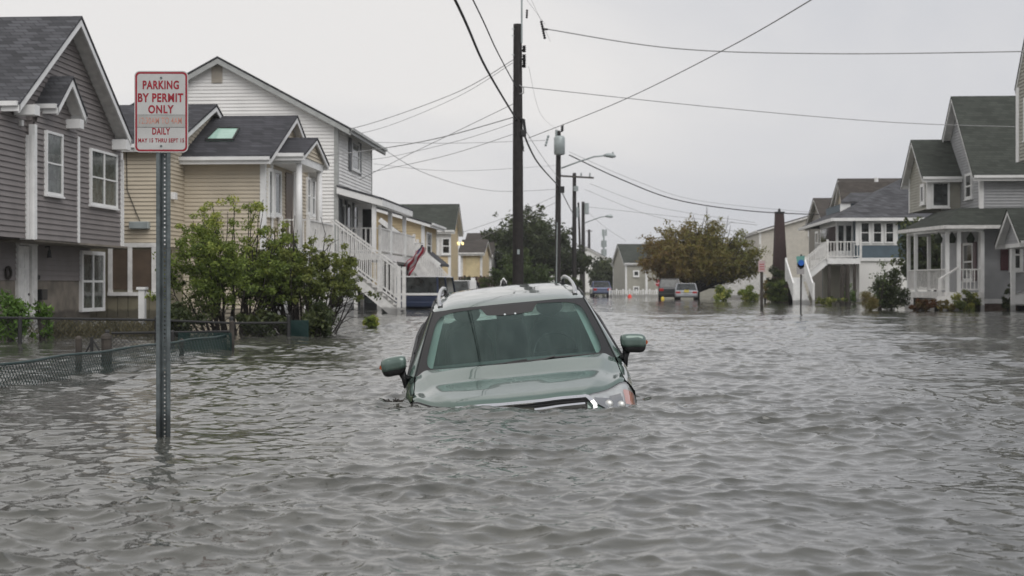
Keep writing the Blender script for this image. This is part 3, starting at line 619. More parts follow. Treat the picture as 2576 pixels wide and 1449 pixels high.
# ------------------------------------------------------------------ big white house
def house_white():
    h = thing('house', 'large white sided house with wide low gable, front deck and long white stairs', 'house', (-14, 55, 0))
    Y0 = 52.0; Xc = PY(849, 500, Y0).x; y1 = PX(934, 450, Xc).y; A = PY(547, 141, Y0 - .35); E = PX(948, 356, Xc + .55)
    c = A.x; ez = PX(849, 309, Xc + .5).z; k = (A.z - ez) / (Xc + .5 - c); z1 = A.z - k * (Xc - c)
    xl = PY(300, 266, Y0).x - 3.4
    zl = A.z - k * (c - xl)
    block(h, 2 * c - Xc, Xc, Y0, y1, -.9, z1, 'Y', A.z - .1, c, sid_white, .13, rf_grey, mat('grey_trim', (.36, .37, .36), .5), eo=.55, ro=.35, soffit=white2, rake=.24)
    p, q = PY(533, 166, Y0), PY(560, 209, Y0); v = MB()
    v.box((p.x, Y0 - .05, q.z), (q.x, Y0 - .02, p.z)); 
    for i in range(9): z = q.z + (p.z - q.z) * (i + .3) / 9; v.box((p.x + .04, Y0 - .07, z), (q.x - .04, Y0 - .05, z + .035))
    v.build('gable_vent', mat('beige_vent', (.42, .38, .32), .6), h)
    def wx(x0, x1, yt, yb, **kw):
        a_, b_ = PX(x0, yt, Xc), PX(x1, yb, Xc); return window(h, 'X+', a_.y, b_.y, b_.z, a_.z, Xc + .015, **kw)
    wx(881, 900, 352, 434, cols=1, rows=2, fr=.08, gl=curtain)
    for a_, b_ in ((875, 881), (900, 906)):
        p, q = PX(a_, 345, Xc), PX(b_, 432, Xc); box_part(h, 'shutter', (Xc + .02, p.y, PX(888, 434, Xc).z), (Xc + .06, q.y, PX(888, 352, Xc).z), mat('dark_shutter', (.05, .055, .06), .5))
    # deck storey under its own roof
    xo = -8.55; zd = PX(900, 635, Xc + .6).z; zd = 2.15; yd0 = Y0 + 1.4; yd1 = 63.0
    fl = MB(); fl.box((Xc + .02, yd0, zd - .25), (xo, yd1, zd)); fl.build('deck_floor', white2, h)
    ro = MB(); za = PX(850, 470, Xc).z; zo = PX(966, 516, xo + .35).z
    ye0, ye1 = Y0 - .2, y1 + .5
    slab(ro, [(Xc, ye0, za + .06), (Xc, ye1, za + .06), (xo + .35, ye1, za - .42), (xo + .35, ye0, za - .42)], .07); ro.build('deck_roof', rf_grey, h)
    b = MB(); b.prism([(Xc, ye0 + .02, za - .02), (xo + .35, ye0 + .02, za - .5), (xo + .35, ye0 + .02, za - .74), (Xc, ye0 + .02, za - .26)], (0, .12, 0))
    pb_ = MB(); pb_.box((Xc + .03, 61.2, -.8), (xo, 61.3, zd - .3)); pb_.build('under_deck_dark', mat('under_deck_shade', (.10, .10, .10), .8), h)  # added dark sheet, its colour stands for the shade under the deck
    b.box((xo + .12, ye0 + .15, za - .72), (xo + .34, ye1, za - .49)); b.build('deck_fascia', white, h)
    for y in (ye0 + .25, (ye0 + ye1) / 2, ye1 - .15): MB().bar((xo, y, zd), (xo, y, za - .6), .15).build('deck_post', white, h)
    wx(852, 864, 512, 580, cols=1, rows=1, fr=.07); wx(868, 880, 505, 590, cols=1, rows=1, fr=.09); wx(886, 896, 515, 580, fr=.07); wx(913, 930, 527, 575, fr=.09)
    railing(h, (Xc + .1, yd0, zd), (xo, yd0, zd), .95, posts=True, sp=.165, w=.055); sc_ = PY(912, 526, 55.2); sd_ = PY(938, 576, 55.2); box_part(h, 'porch_screen', (sc_.x, 55.2, zd + .3), (sd_.x, 55.24, sc_.z), dark)
    for a_, b_ in ((850, 856), (864, 869), (881, 886)): box_part(h, 'shutter', (Xc + .05, PX(a_, 540, Xc).y, zd + .7), (Xc + .09, PX(b_, 540, Xc).y, zd + 2.0), mat('dark_shutter', (.05, .055, .06), .5))
    railing(h, (xo, yd0, zd), (xo, yd0 + .1, zd), .95, posts=False); railing(h, (xo, yd0 + .1, zd), (xo, yd1, zd), .95)
    for y in (yd0 + .2, 57.5, yd1 - .2): MB().bar((xo - .05, y, -.9), (xo - .05, y, zd - .25), .16).build('post', white2, h)
house_white()
# ------------------------------------------------------------------ yellow house with outside stair
def house_yellow():
    h = thing('house', 'yellow sided house with white trim beside the white deck, second stair in front', 'house', (-12, 69, 0))
    Y0 = 67.0; Xc = PY(1066, 600, Y0).x; E = PX(1072, 562, Xc + .3); y1 = PX(1088, 600, Xc).y; ez = E.z; p = PY(962, 530, Y0); k = (p.z - ez) / (Xc + .3 - p.x); c = Xc - 5
    block(h, 2 * c - Xc, Xc, Y0, y1 + 1.5, -.9, ez - k * -.3, 'Y', ez + k * (Xc + .3 - c), c, sid_yellow, .13, rf_grey, white, eo=.4, ro=.3)
    a_, b_ = PX(1070, 580, Xc), PX(1082, 655, Xc); window(h, 'X+', a_.y, b_.y, PX(1076, 650, Xc).z, PX(1076, 585, Xc).z, Xc + .015, fr=.09)
    # lower lean-to with a sloping roof running down to the street
    sl_ = MB(); P = [PY(x, y, Y0 - .6) for x, y in ((955, 547), (1024, 598), (1106, 663))]
    for a2, b2 in ((P[0], P[1]), (P[1], P[2])):
        sl_.add([a2, b2, b2 + Vector((0, 4, 0)), a2 + Vector((0, 4, 0)), a2 - Vector((0, 0, .12)), b2 - Vector((0, 0, .12)), b2 + Vector((0, 4, -.12)), a2 + Vector((0, 4, -.12))],
                [(0, 1, 2, 3), (4, 5, 6, 7), (0, 1, 5, 4), (1, 2, 6, 5), (2, 3, 7, 6), (3, 0, 4, 7)])
    sl_.build('lean_to_roof', rf_grey, h)
    tb = MB(); tb.bar(P[0] - Vector((0, .03, .1)), P[2] - Vector((0, .03, .1)), .06, .22); tb.build('rake_board', white, h)
    w = MB(); w.prism([(P[0].x, Y0 - .4, -.8), (P[2].x - .3, Y0 - .4, -.8), (P[2].x - .3, Y0 - .4, P[2].z), (P[0].x, Y0 - .4, P[0].z - .15)], (0, 3.4, 0)); w.build('lower_wall', mat('dull_grey_wall', (.27, .265, .25), .7), h)
    # stair with white rail
    ys = 60.5; a = PY(1042, 607, ys); b = PY(1128, 703, ys)
    stairs(h, (b.x, ys, b.z - 1.1), (a.x, ys, a.z - .95), (0, 1.1, 0), 12)
    railing(h, (b.x, ys, b.z - .92), (a.x, ys, a.z - .92), .92); railing(h, (b.x, ys + 1.1, b.z - .92), (a.x, ys + 1.1, a.z - .92), .92)
house_yellow()
def house_grey_roof():
    h = thing('house', 'yellow house with long grey roof and two lit porch lamps, end on to the street', 'house', (-14, 84, 0))
    Y0 = 81.8; Xc = -9.0; A = PX(1155, 513, Xc + .3); E = PY(1145, 584, Y0 - .3); k = (A.z - E.z) / (A.y - Y0 + .3)
    zm = PY(1100, 645, Y0).z
    block(h, Xc - 12, Xc, Y0, 2 * A.y - Y0, -.9, A.z - k * (A.y - Y0), 'X', A.z - .1, A.y, sid_yellow, .14, rf_green, white, eo=.3, ro=.3)
    u = MB(); siding(u, (0, Y0 - .03, 0), (1, 0, 0), (0, -1, 0), [(Xc - 4, zm), (Xc + .03, zm), (Xc + .03, E.z - .05), (Xc - 4, E.z - .05)], .14); u.build('upper_cladding', white2, h)
    for x0, x1 in ((1086, 1104), (1111, 1134)):
        a, b = PY(x0, 598, Y0), PY(x1, 640, Y0); window(h, 'Y-', a.x, b.x, b.z, a.z, Y0 - .05, fr=.09)
    for x in (1150, 1160):
        p = PX(x, 612, Xc + .03); MB().tube([p + Vector((.02, 0, .06)), p + Vector((.10, 0, .0)), p + Vector((.1, 0, -.1))], [.04, .08, .06], 8).build('porch_lamp', mat('lit_lamp', (1, .85, .4), .5, emit=(1, .8, .35, 1.3)), h)
    a, b = PX(1147, 640, Xc), PX(1160, 700, Xc)
    # wide yellow garage wing next to it
    Yg = 98; xg0, xg1 = PY(1160, 660, Yg).x, PY(1212, 660, Yg).x
    g = thing('house', 'low yellow garage wing with dark roofs behind the lit porch', 'house', (xg0, Yg, 0)); zt = PY(1180, 636, Yg).z
    block(g, xg0, xg1, Yg, Yg + 6, -.9, zt, 'X', PY(1180, 606, Yg + 3).z, None, sid_yellow, .15, rf_brown, white2, eo=.3, ro=.2)
    a, b = PY(1172, 645, Yg), PY(1204, 690, Yg); box_part(g, 'garage_door', (a.x, Yg - .06, -.5), (b.x, Yg - .02, a.z), mat('cream_door', (.6, .5, .3), .6))
    Yh = 112; h2 = thing('house', 'small dark-roofed house furthest along the left side', 'house', (-11, Yh, 0))
    x0, x1 = PY(1168, 600, Yh).x, PY(1235, 600, Yh).x
    block(h2, x0, x1, Yh, Yh + 9, -.9, PY(1200, 640, Yh).z, 'X', PY(1200, 584, Yh).z, None, sid_white, .15, rf_brown, white2, eo=.3, ro=.2)
    a, b = PY(1210, 650, Yh), PY(1226, 668, Yh); window(h2, 'Y-', a.x, b.x, b.z, a.z, Yh - .02, fr=.08)
house_grey_roof()
# ------------------------------------------------------------------ right side of the street
def house_porch():
    h = thing('house', 'blue-grey house with green-grey steep roof and white railed front porch at the right', 'house', (15, 56, 0))
    Y0 = 55.0; Xc = PY(2466, 500, Y0).x; A = PX(2393, 242, Xc - .35); E = PX(2442, 425, Xc - .35); half = A.y - Y0
    k = (A.z - E.z) / (A.y - E.y); ze = A.z - k * half
    block(h, Xc, Xc + 12, Y0, A.y + half, .35, ze, 'X', A.z - .1, A.y, sid_r1, .115, rf_green, white, eo=.35, ro=.35, soffit=white2)
    f = MB(); f.box((Xc + .03, Y0 + .02, -.9), (Xc + 12, A.y + half - .05, .345)); f.build('foundation', mat('brick_foundation', (.13, .09, .07), .85, var=.3, vs=9, bump=.4), h)
    sk = MB(); sk.box((Xc - .02, Y0 - .05, .24), (Xc + 12, Y0 - .005, .42)); sk.build('skirt_board', white, h)
    # upper bay over the porch
    ya = 58.0; X0 = PY(2334, 480, ya).x; yb = 61.4; zf = 4.0; ze2 = PX(2335, 440, X0 - .2).z
    block(h, X0, Xc + .3, ya, yb, zf, 5.45, 'X', 6.85, None, sid_greige, .115, rf_green, white, eo=.35, ro=.3, soffit=white2, roofname='bay_roof')
    a, b = PY(2342, 457, ya), PY(2388, 522, ya); window(h, 'Y-', a.x, b.x, b.z, a.z, ya - .03, fr=.08, rows=1)
    a, b = PX(2320, 463, X0), PX(2330, 516, X0); window(h, 'X-', a.y, b.y, PX(2325, 514, X0).z, PX(2325, 463, X0).z, X0 - .02, fr=.12, rows=1)
    a = PX(2440, 470, Xc); window(h, 'X-', 56.0, 57.0, 4.3, 5.3, Xc - .02, fr=.1)
    # porch: square front corner, then splayed along the street side
    zf = .68; zt = 2.95; px_ = lambda x, y: (PY(x, 0, y).x, y)
    P = [px_(2304, 57.3), px_(2286, 59.3), px_(2383, 54.5), px_(2412, 54.5), px_(2471, 54.5), px_(2337, 60.0)]
    xb_, xc_, xd_ = P[2][0], P[3][0], P[4][0]; Cx, Tx = PY(2380, 0, 54).x, PY(2262, 0, 59).x
    fp = [(xb_ - .1, 54.4), (Xc - .03, 54.4), (Xc - .03, 59.6), (P[1][0] - .1, 59.6), (P[1][0] - .1, 59.2), (P[0][0] - .12, 57.2)]
    MB().prism([(x, y, .45) for x, y in fp], (0, 0, zf - .45)).build('porch_floor', white2, h)
    MB().prism([(x, y, -.5) for x, y in fp if x < Xc - 1] + [(Xc - 1.2, 59.4, -.5), (Xc - 1.2, 54.6, -.5)][::1], (0, 0, .94)).build('skirt_panel', white2, h)
    for x, y in P: MB().bar((x, y, -.7 if y < 55 else zf), (x, y, zt), .13).build('porch_post', white, h)
    order = [P[4], P[2], P[0], P[1], P[5]]; lt = MB()
    for (x0_, y0_), (x1_, y1_) in zip(order, order[1:]): lt.bar((x0_, y0_, zt + .1), (x1_, y1_, zt + .1), .16, .2)
    lt.build('porch_beam', white, h)
    zt += .2; ro = MB(); t7 = zt + .72
    slab(ro, [(Cx, 54.0, zt), (16.4, 54.0, zt), (16.4, Y0 - .02, t7), (Cx + .7, Y0, t7)], .06)
    slab(ro, [(Cx, 54.0, zt + .001), (Cx + .7, Y0, t7 + .001), (Tx + 1.3, 58.4, t7 + .001), (Tx, 59.0, zt + .001)], .06)
    slab(ro, [(Tx, 59.0, zt + .002), (Tx + 1.3, 58.4, t7 + .002), (Xc, 58.4, t7 + .002), (Xc, 60.4, zt + .002)], .06)
    slab(ro, [(Cx + .7, Y0, t7), (Xc, Y0, t7 + .01), (Xc, 58.4, t7 + .01), (Tx + 1.3, 58.4, t7)], .06)
    ro.build('porch_roof', rf_green, h)
    gt = MB(); gt.bar((Cx - .03, 53.98, zt - .04), (16.4, 53.98, zt - .04), .12, .13); gt.bar((Cx - .03, 53.98, zt - .04), (Tx - .04, 59.0, zt - .04), .12, .13); gt.build('gutter', white2, h)
    MB().prism([(Cx + .05, 54.06, zt - .1), (Xc, 54.06, zt - .1), (Xc, 60.2, zt - .1), (Tx + .1, 58.9, zt - .1)], (0, 0, .03)).build('porch_ceiling', white2, h)
    railing(h, (*P[0], zf), (*P[2], zf), .85, posts=False); railing(h, (*P[3], zf), (*P[4], zf), .85, posts=False); railing(h, (*P[1], zf), (*P[0], zf), .85, posts=False)
    hr = MB(); a = PY(2360, 702, 53.4); hr.bar((a.x, 53.2, .55), (a.x, 53.2, 1.2), .12); hr.bar((a.x, 53.2, 1.15), (xc_, 54.5, 1.62), .06); hr.build('handrail', white2, h)
    st = MB()
    for i in range(4): st.box((xb_ - .5, 53.0 + i * .35, -.5), (xc_, 54.4, .08 + i * .15))
    st.build('steps', white2, h)
    pass
    for y0, y1, n_ in ((55.4, 56.2, 'shutter'), (57.4, 58.2, 'shutter')):
        box_part(h, n_, (Xc - .07, y0, 1.1), (Xc - .03, y0 + .4, 2.6), mat('maroon_shutter', (.07, .02, .025), .5))
    window(h, 'X-', 55.8, 57.3, 1.1, 2.6, Xc - .02, fr=.1)
    for x in (xb_ - .3, xb_ + .2, xd_ - .4):
        bs = MB(); bs.tube([(x, 54.6, zt - .2), (x, 54.6, zt - .45), (x, 54.6, zt - .62)], [.01, .16, .12], 8); bs.build('hanging_basket', LV['dark'], h)
    # right end: shutter window, little gabled entry on a post
    a, b = PY(2516, 604, Y0), PY(2536, 680, Y0); box_part(h, 'shutter', (a.x, Y0 - .07, b.z), (b.x, Y0 - .03, a.z), mat('maroon_shutter', (.07, .02, .025)))
    a, b = PY(2537, 600, Y0), PY(2572, 682, Y0); window(h, 'Y-', a.x, b.x, b.z, a.z, Y0 - .02, fr=.12)
    xe_ = PY(2548, 0, 53.2).x; block(h, xe_ - .1, 20, 51.2, 53.8, 2.45, 2.62, 'X', 3.6, None, sid_r1, .11, rf_green, white, eo=.3, ro=.3, corner=0, roofname='entry_roof')
    MB().bar((xe_, 53.2, -.7), (xe_, 53.2, 2.45), .15).build('porch_post', white, h)
    b_ = MB(); b_.box((xe_ - .12, 51.2, 2.3), (xe_ + .12, 53.8, 2.448)); b_.build('entry_beam', white, h)
house_porch()
def house_edge():
    h = thing('house', 'upper corner of a pale gabled house cut off by the right edge', 'house', (17, 46, 0))
    xq = PY(2559, 300, 48).x; block(h, xq, 26, 44.0, 48.0, 5.0, 7.45, 'X', 10.2, None, sid_greige, .115, rf_green, white, eo=.06, ro=.05, corner=.3, soffit=white2)
    w = MB(); siding(w, (17.4, 0, 0), (0, 1, 0), (-1, 0, 0), [(43, -.8), (49, -.8), (49, 5), (43, 5)], .115); siding(w, (0, 49, 0), (1, 0, 0), (0, 1, 0), [(17.4, -.8), (26, -.8), (26, 5), (17.4, 5)], .115)
    siding(w, (0, 43, 0), (1, 0, 0), (0, -1, 0), [(17.4, -.8), (26, -.8), (26, 5), (17.4, 5)], .115); w.build('lower_wall', sid_greige, h)
    window(h, 'X-', 45, 47, 5.6, 7, xq - .02, cols=2, fr=.12)
house_edge()
def house_navy():
    h = thing('house', 'navy and white raised house with hipped grey roof, white deck and stairs', 'house', (15, 78, 0))
    Y0 = 75.0; P = lambda x, y, Y=Y0: PY(x, y, Y)
    x0 = P(2157, 600).x; x1 = 22; zm = P(2200, 651).z; ze = P(2200, 548).z
    w = MB(); siding(w, (0, Y0, 0), (1, 0, 0), (0, -1, 0), [(x0, zm), (x1, zm), (x1, ze), (x0, ze)], .12); siding(w, (x0, 0, 0), (0, 1, 0), (-1, 0, 0), [(Y0, zm), (87, zm), (87, ze), (Y0, ze)], .12)
    siding(w, (x1, 0, 0), (0, 1, 0), (1, 0, 0), [(Y0, -.8), (87, -.8), (87, ze), (Y0, ze)], .12); siding(w, (0, 87, 0), (1, 0, 0), (0, 1, 0), [(x0, -.8), (x1, -.8), (x1, ze), (x0, ze)], .12); w.build('wall', sid_blue, h)
    g = MB(); g.box((x0 + .1, Y0 + .04, -.8), (x1 - .1, 86.9, zm)); g.build('lower_wall', sid_white, h)
    a, b = P(2152, 549), P(2258, 617); f = MB(); f.box((a.x, Y0 - .05, b.z), (b.x, Y0 - .022, a.z)); f.build('window_panel', white, h)
    for u, v in ((2163, 2188), (2194, 2219), (2225, 2249)): a, b = P(u, 559), P(v, 612); window(h, 'Y-', a.x, b.x, b.z, a.z, Y0 - .05, fr=.07, sill=False)
    tb = MB(); a = P(2157, 651); tb.box((x0 - .03, Y0 - .06, zm - .12), (P(2268, 651).x, Y0 - .02, zm + .05)); tb.build('band_board', white, h)
    # glazed porch bay between house and deck
    xb = P(2113, 600).x; by = MB(); by.box((xb, Y0 + 1.2, zm), (x0 - .003, 82, zm + .45)); by.box((xb, Y0 + 1.2, ze - .35), (x0 - .003, 82, ze - .02)); by.build('bay_wall', white, h)
    gl = MB(); gl.box((xb + .04, Y0 + 1.24, zm + .45), (x0 - .02, 81.9, ze - .35)); gl.build('bay_glass', pane, h)
    for x in (xb + .05, (xb + x0) / 2, x0 - .05): MB().box((x - .06, Y0 + 1.18, zm + .45), (x + .06, Y0 + 1.3, ze - .35)).build('mullion', white, h)
    # hipped roof
    e0, e1, f0, f1 = xb - .4, x1 + .3, Y0 - .4, 87.4; c = (f0 + f1) / 2; zr = ze + 2.5; rx = e0 + 4.8
    ro = MB(); r0, r1 = Vector((rx, c, zr)), Vector((e1 - 4, c, zr)); q = [Vector((e0, f0, ze)), Vector((e1, f0, ze)), Vector((e1, f1, ze)), Vector((e0, f1, ze))]
    ro.add([q[0], q[1], q[2], q[3], r0, r1] + [v - Vector((0, 0, .08)) for v in q], [(0, 1, 5, 4), (1, 2, 5), (2, 3, 4, 5), (3, 0, 4), (0, 1, 7, 6), (1, 2, 8, 7), (2, 3, 9, 8), (3, 0, 6, 9), (6, 7, 8, 9)])
    ro.build('roof', rf_grey, h)
    gt = MB(); gt.bar(q[0] + Vector((0, -.05, -.1)), q[1] + Vector((0, -.05, -.1)), .12, .16); gt.bar(q[0] + Vector((-.05, 0, -.1)), q[3] + Vector((-.05, 0, -.1)), .12, .16); gt.build('gutter', white, h)
    # dormer with navy cheek
    a, b = P(2118, 512, 78.5), P(2180, 546, 78.5); d = MB(); siding(d, (0, 78.5, 0), (1, 0, 0), (0, -1, 0), [(a.x, b.z), (b.x, b.z), (b.x, a.z), (a.x, a.z)], .12); siding(d, (a.x, 0, 0), (0, 1, 0), (-1, 0, 0), [(78.5, b.z), (84, b.z), (84, a.z), (78.5, a.z)], .12); d.build('dormer', sid_blue, h)
    r = MB(); slab(r, [(a.x - .1, 78.3, a.z + .1), (b.x + 1.5, 78.3, a.z + .1), (b.x + 1.5, 81, a.z + .75), (a.x + .9, 81, a.z + .75)], .08); r.build('dormer_roof', rf_grey, h)
    w_ = P(2122, 520, 78.5); box_part(h, 'dormer_trim', (a.x - .1, 78.4, b.z), (P(2139, 520, 78.5).x, 78.49, a.z), white)
    # deck
    yd = 74.0; a, b = PY(2082, 650, yd), PY(2156, 664, yd); xe = a.x
    fl = MB(); fl.box((xe, yd, b.z), (x0 - .01, 80, a.z)); fl.build('deck_floor', white, h); zd = a.z
    railing(h, (xe, yd + .05, zd), (x0, yd + .05, zd), .85, sp=.16); railing(h, (xe, yd + .1, zd), (xe, 78, zd), .85, posts=False)
    for x in (xe + .1, (xe + x0) / 2, x0 - .3): MB().bar((x, yd + .15, -.6), (x, yd + .15, b.z), .14).build('post', wood2, h)
    dk = MB(); dk.box((xe + .6, 79.5, -.6), (x0, 79.6, b.z)); dk.build('back_panel', sid_greige, h)
    # flights: one along the front, one running down towards the water
    zl = 1.35; xl0, xl1 = PY(1990, 700, 73).x, PY(2026, 700, 73).x
    stairs(h, (xl1 + .1, yd + .1, zl), (xe, yd + .1, zd), (0, 1.1, 0), 6, white)
    for yy in (yd + .05, yd + 1.2): railing(h, (xl1 + .1, yy, zl), (xe, yy, zd), .85, sp=.15, posts=False)
    ld = MB(); ld.box((xl0, yd, zl - .2), (xl1 + .2, yd + 1.3, zl)); ld.build('landing', white, h)
    st = MB()
    for i in range(8): st.box((xl0, 71.0 + i * .38, -.6), (xl1, yd, -.02 + i * .17))
    st.build('steps', white, h)
    for x, n_ in ((xl0 - .12, 0), (xl1 + .12, 1)):
        railing(h, (x, 71.0, .05), (x, yd, zl), .9, sp=.10, m=white, w=.06, posts=True)
house_navy()
def house_right_rest():
    h = thing('house', 'brown-roofed house whose long ridge rises above the navy house', 'house', (19, 92, 0)); X = 15.6
    A = PX(2108, 449, X - .3); E = PX(2140, 522, X - .3)
    block(h, X, X + 15, E.y + .3, 2 * A.y - E.y - .3, -.8, E.z, 'X', A.z - .1, A.y, sid_greige, .15, rf_brown, white2, eo=.3, ro=.3)
    block(h, X - 1.2, X + 4, 86.8, 90.2, 4.5, 5.6, 'X', 7.2, None, sid_beige, .15, rf_brown, white, eo=.25, ro=.2, corner=0, roofname='cross_gable')
    p = PY(2276, 494, 88); MB().tube([(16.9, 90.5, 7.0), (16.9, 90.5, 7.7)], .12, 8).build('roof_vent', white, h)
    h = thing('house', 'small brown-roofed house with balcony front next to the dark tower', 'house', (19, 102, 0)); X = 15.0
    A = PX(2046, 498, X - .3); y0 = 98.2; E = PY(2078, 560, y0)
    block(h, X, X + 10, y0, 2 * A.y - y0, -.8, E.z, 'X', A.z - .1, A.y, sid_taupe, .15, rf_brown, white2, eo=.3, ro=.3)
    a, b = PY(2066, 575, y0), PY(2075, 607, y0); window(h, 'Y-', a.x + .3, b.x + .4, b.z, a.z, y0 - .02, fr=.1)
    window(h, 'X-', y0 + 1, y0 + 2.4, 3.2, 4.8, X - .02, fr=.15); window(h, 'X-', y0 + 3.4, y0 + 4.8, 3.2, 4.8, X - .02, fr=.15)
    h = thing('house', 'cream sided house behind the tapered dark tower', 'house', (17, 120, 0)); Y0 = 115
    a = PY(1911, 581, Y0); b = PY(2034, 545, Y0); k = (b.z - a.z) / (b.x - a.x); c = a.x + 7
    block(h, a.x, a.x + 14, Y0, Y0 + 12, -.8, a.z, 'Y', a.z + k * 7, c, mat('cream_siding', (.52, .49, .43), .6, var=.06), .15, rf_brown, white2, eo=.2, ro=.3)
    p, q = PY(2032, 574, Y0), PY(2047, 594, Y0); window(h, 'Y-', p.x, q.x, q.z, p.z, Y0 - .02, fr=.1)
    lo = MB(); p, q = PY(1830, 690, 112), PY(1912, 742, 112); lo.box((p.x, 112, -.5), (q.x + .5, 118, p.z)); lo.build('low_wing', white2, h)
    # tapered tower
    t = thing('tower', 'tall tapered dark red-brown tower rising from ivy beside the white stairs', 'tower', PY(1962, 745, 88)); Y = 88
    B0, B1, T0, T1 = PY(1941, 700, Y), PY(1985, 700, Y), PY(1950, 537, Y), PY(1971, 537, Y); d = .95
    m = MB(); zb = -.7; m.add([(B0.x, Y - d / 2, zb), (B1.x, Y - d / 2, zb), (B1.x, Y + d / 2, zb), (B0.x, Y + d / 2, zb), (T0.x, Y - .26, T0.z), (T1.x, Y - .26, T0.z), (T1.x, Y + .26, T0.z), (T0.x, Y + .26, T0.z)],
        [(0, 1, 5, 4), (1, 2, 6, 5), (2, 3, 7, 6), (3, 0, 4, 7), (4, 5, 6, 7)]); m.build('shaft', mat('red_brown_shingle', (.045, .025, .024), .8, var=.2, vs=12, bump=.6, bs=25), t)
    m = MB(); m.box((T0.x - .04, Y - .3, T0.z + .002), (T1.x + .04, Y + .3, T0.z + .1)); m.tube([((T0.x + T1.x) / 2, Y, T0.z + .1), ((T0.x + T1.x) / 2, Y, T0.z + .3)], [.1, .06], 8); m.build('cap', black, t)
house_right_rest()
# ------------------------------------------------------------------ end of the street
def far_end():
    h = thing('house', 'small olive-grey house with dark roof at the far end behind a white fence', 'house', (0, 0, 0))
    s = .99; block(h, 0, 9, 0, 6.5, -.8, 3.1, 'X', 4.9, None, sid_greige, .15, rf_green, white, eo=.2, ro=.2)
    for x, z in ((1.0, .6), (1.0, 2.1), (5, 2.1)): window(h, 'Y-', x - .3, x + .3, z - .3, z + .3, -.02, fr=.12, rows=1)
    MB().box((1.75, -.8, -.8), (1.95, -.6, 2.4)).build('post', white, h)
    h.location = PY(1574, 720, 135); h.location.z = 0; h.rotation_euler.z = R(10)
    h = thing('house', 'pale house with a low gable far behind the utility poles', 'house', (0, 170, 0)); a = PY(1475, 622, 165)
    block(h, a.x - 3, a.x + 3, 165, 172, -.8, a.z - 1.6, 'Y', a.z, None, sid_white, .2, rf_grey, white2, eo=.2, ro=.2)
    h = thing('house', 'pale low house seen between the dark tree and the poles', 'house', (-2, 140, 0)); a = PY(1380, 668, 135); b = PY(1420, 668, 135)
    block(h, a.x - 3, b.x, 135, 141, -.8, a.z, 'X', a.z + 1, None, sid_white, .2, rf_brown, white2, eo=.2, ro=.2)
    f = thing('fence', 'low white picket fence in front of the small far house', 'fence', (3, 118, 0)); n = 8
    a, b = PY(1534, 731, 118), PY(1668, 731, 118)
    for i in range(n):
        p = a.lerp(b, i / n); q = a.lerp(b, (i + 1) / n); p.z = q.z = -.3; railing(f, p, q, .84, sp=.16, w=.09, m=white, posts=False)
        MB().bar((p.x, 118, -.7), (p.x, 118, .68), .14).build('post', white, f)
    f = thing('fence', 'dark red-brown board fence left of the first utility pole', 'fence', (-9, 90, 0)); a, b = PY(1128, 697, 90), PY(1290, 699, 90)
    m = MB(); n = 26
    for i in range(n): x = a.x + (b.x - a.x) * i / n; m.box((x, 89.98, -.7), (x + (b.x - a.x) / n - .015, 90.02, a.z + .02 * (i % 3)))
    m.build('board_panel', mat('red_brown_board', (.055, .026, .024), .75, var=.3, vs=6), f)
    for i in range(5): x = a.x + (b.x - a.x) * i / 4; MB().bar((x, 90.1, -.7), (x, 90.1, a.z + .1), .12).build('post', wood2, f)
    # antenna mast
    p = PY(1519, 578, 330); t = thing('antenna_mast', 'thin grey antenna mast far beyond the street end', 'mast', (p.x, 330, 0))
    MB().tube([(p.x, 330, -.7), (p.x, 330, p.z)], [.35, .2], 8).build('pole', grey_m, t)
    for dz in (0, 2.6, 4.6):
        for k_ in range(3):
            q = MB(); an = k_ * 2.1 + dz; q.bar((p.x + math.cos(an) * .5, 330 + math.sin(an) * .5, p.z - dz - 1.4), (p.x + math.cos(an) * .5, 330 + math.sin(an) * .5, p.z - dz + .1), .4, .3); q.bar((p.x, 330, p.z - dz - .6), (p.x + math.cos(an) * .5, 330 + math.sin(an) * .5, p.z - dz - .6), .1); q.build('antenna', grey_m, t)
far_end()
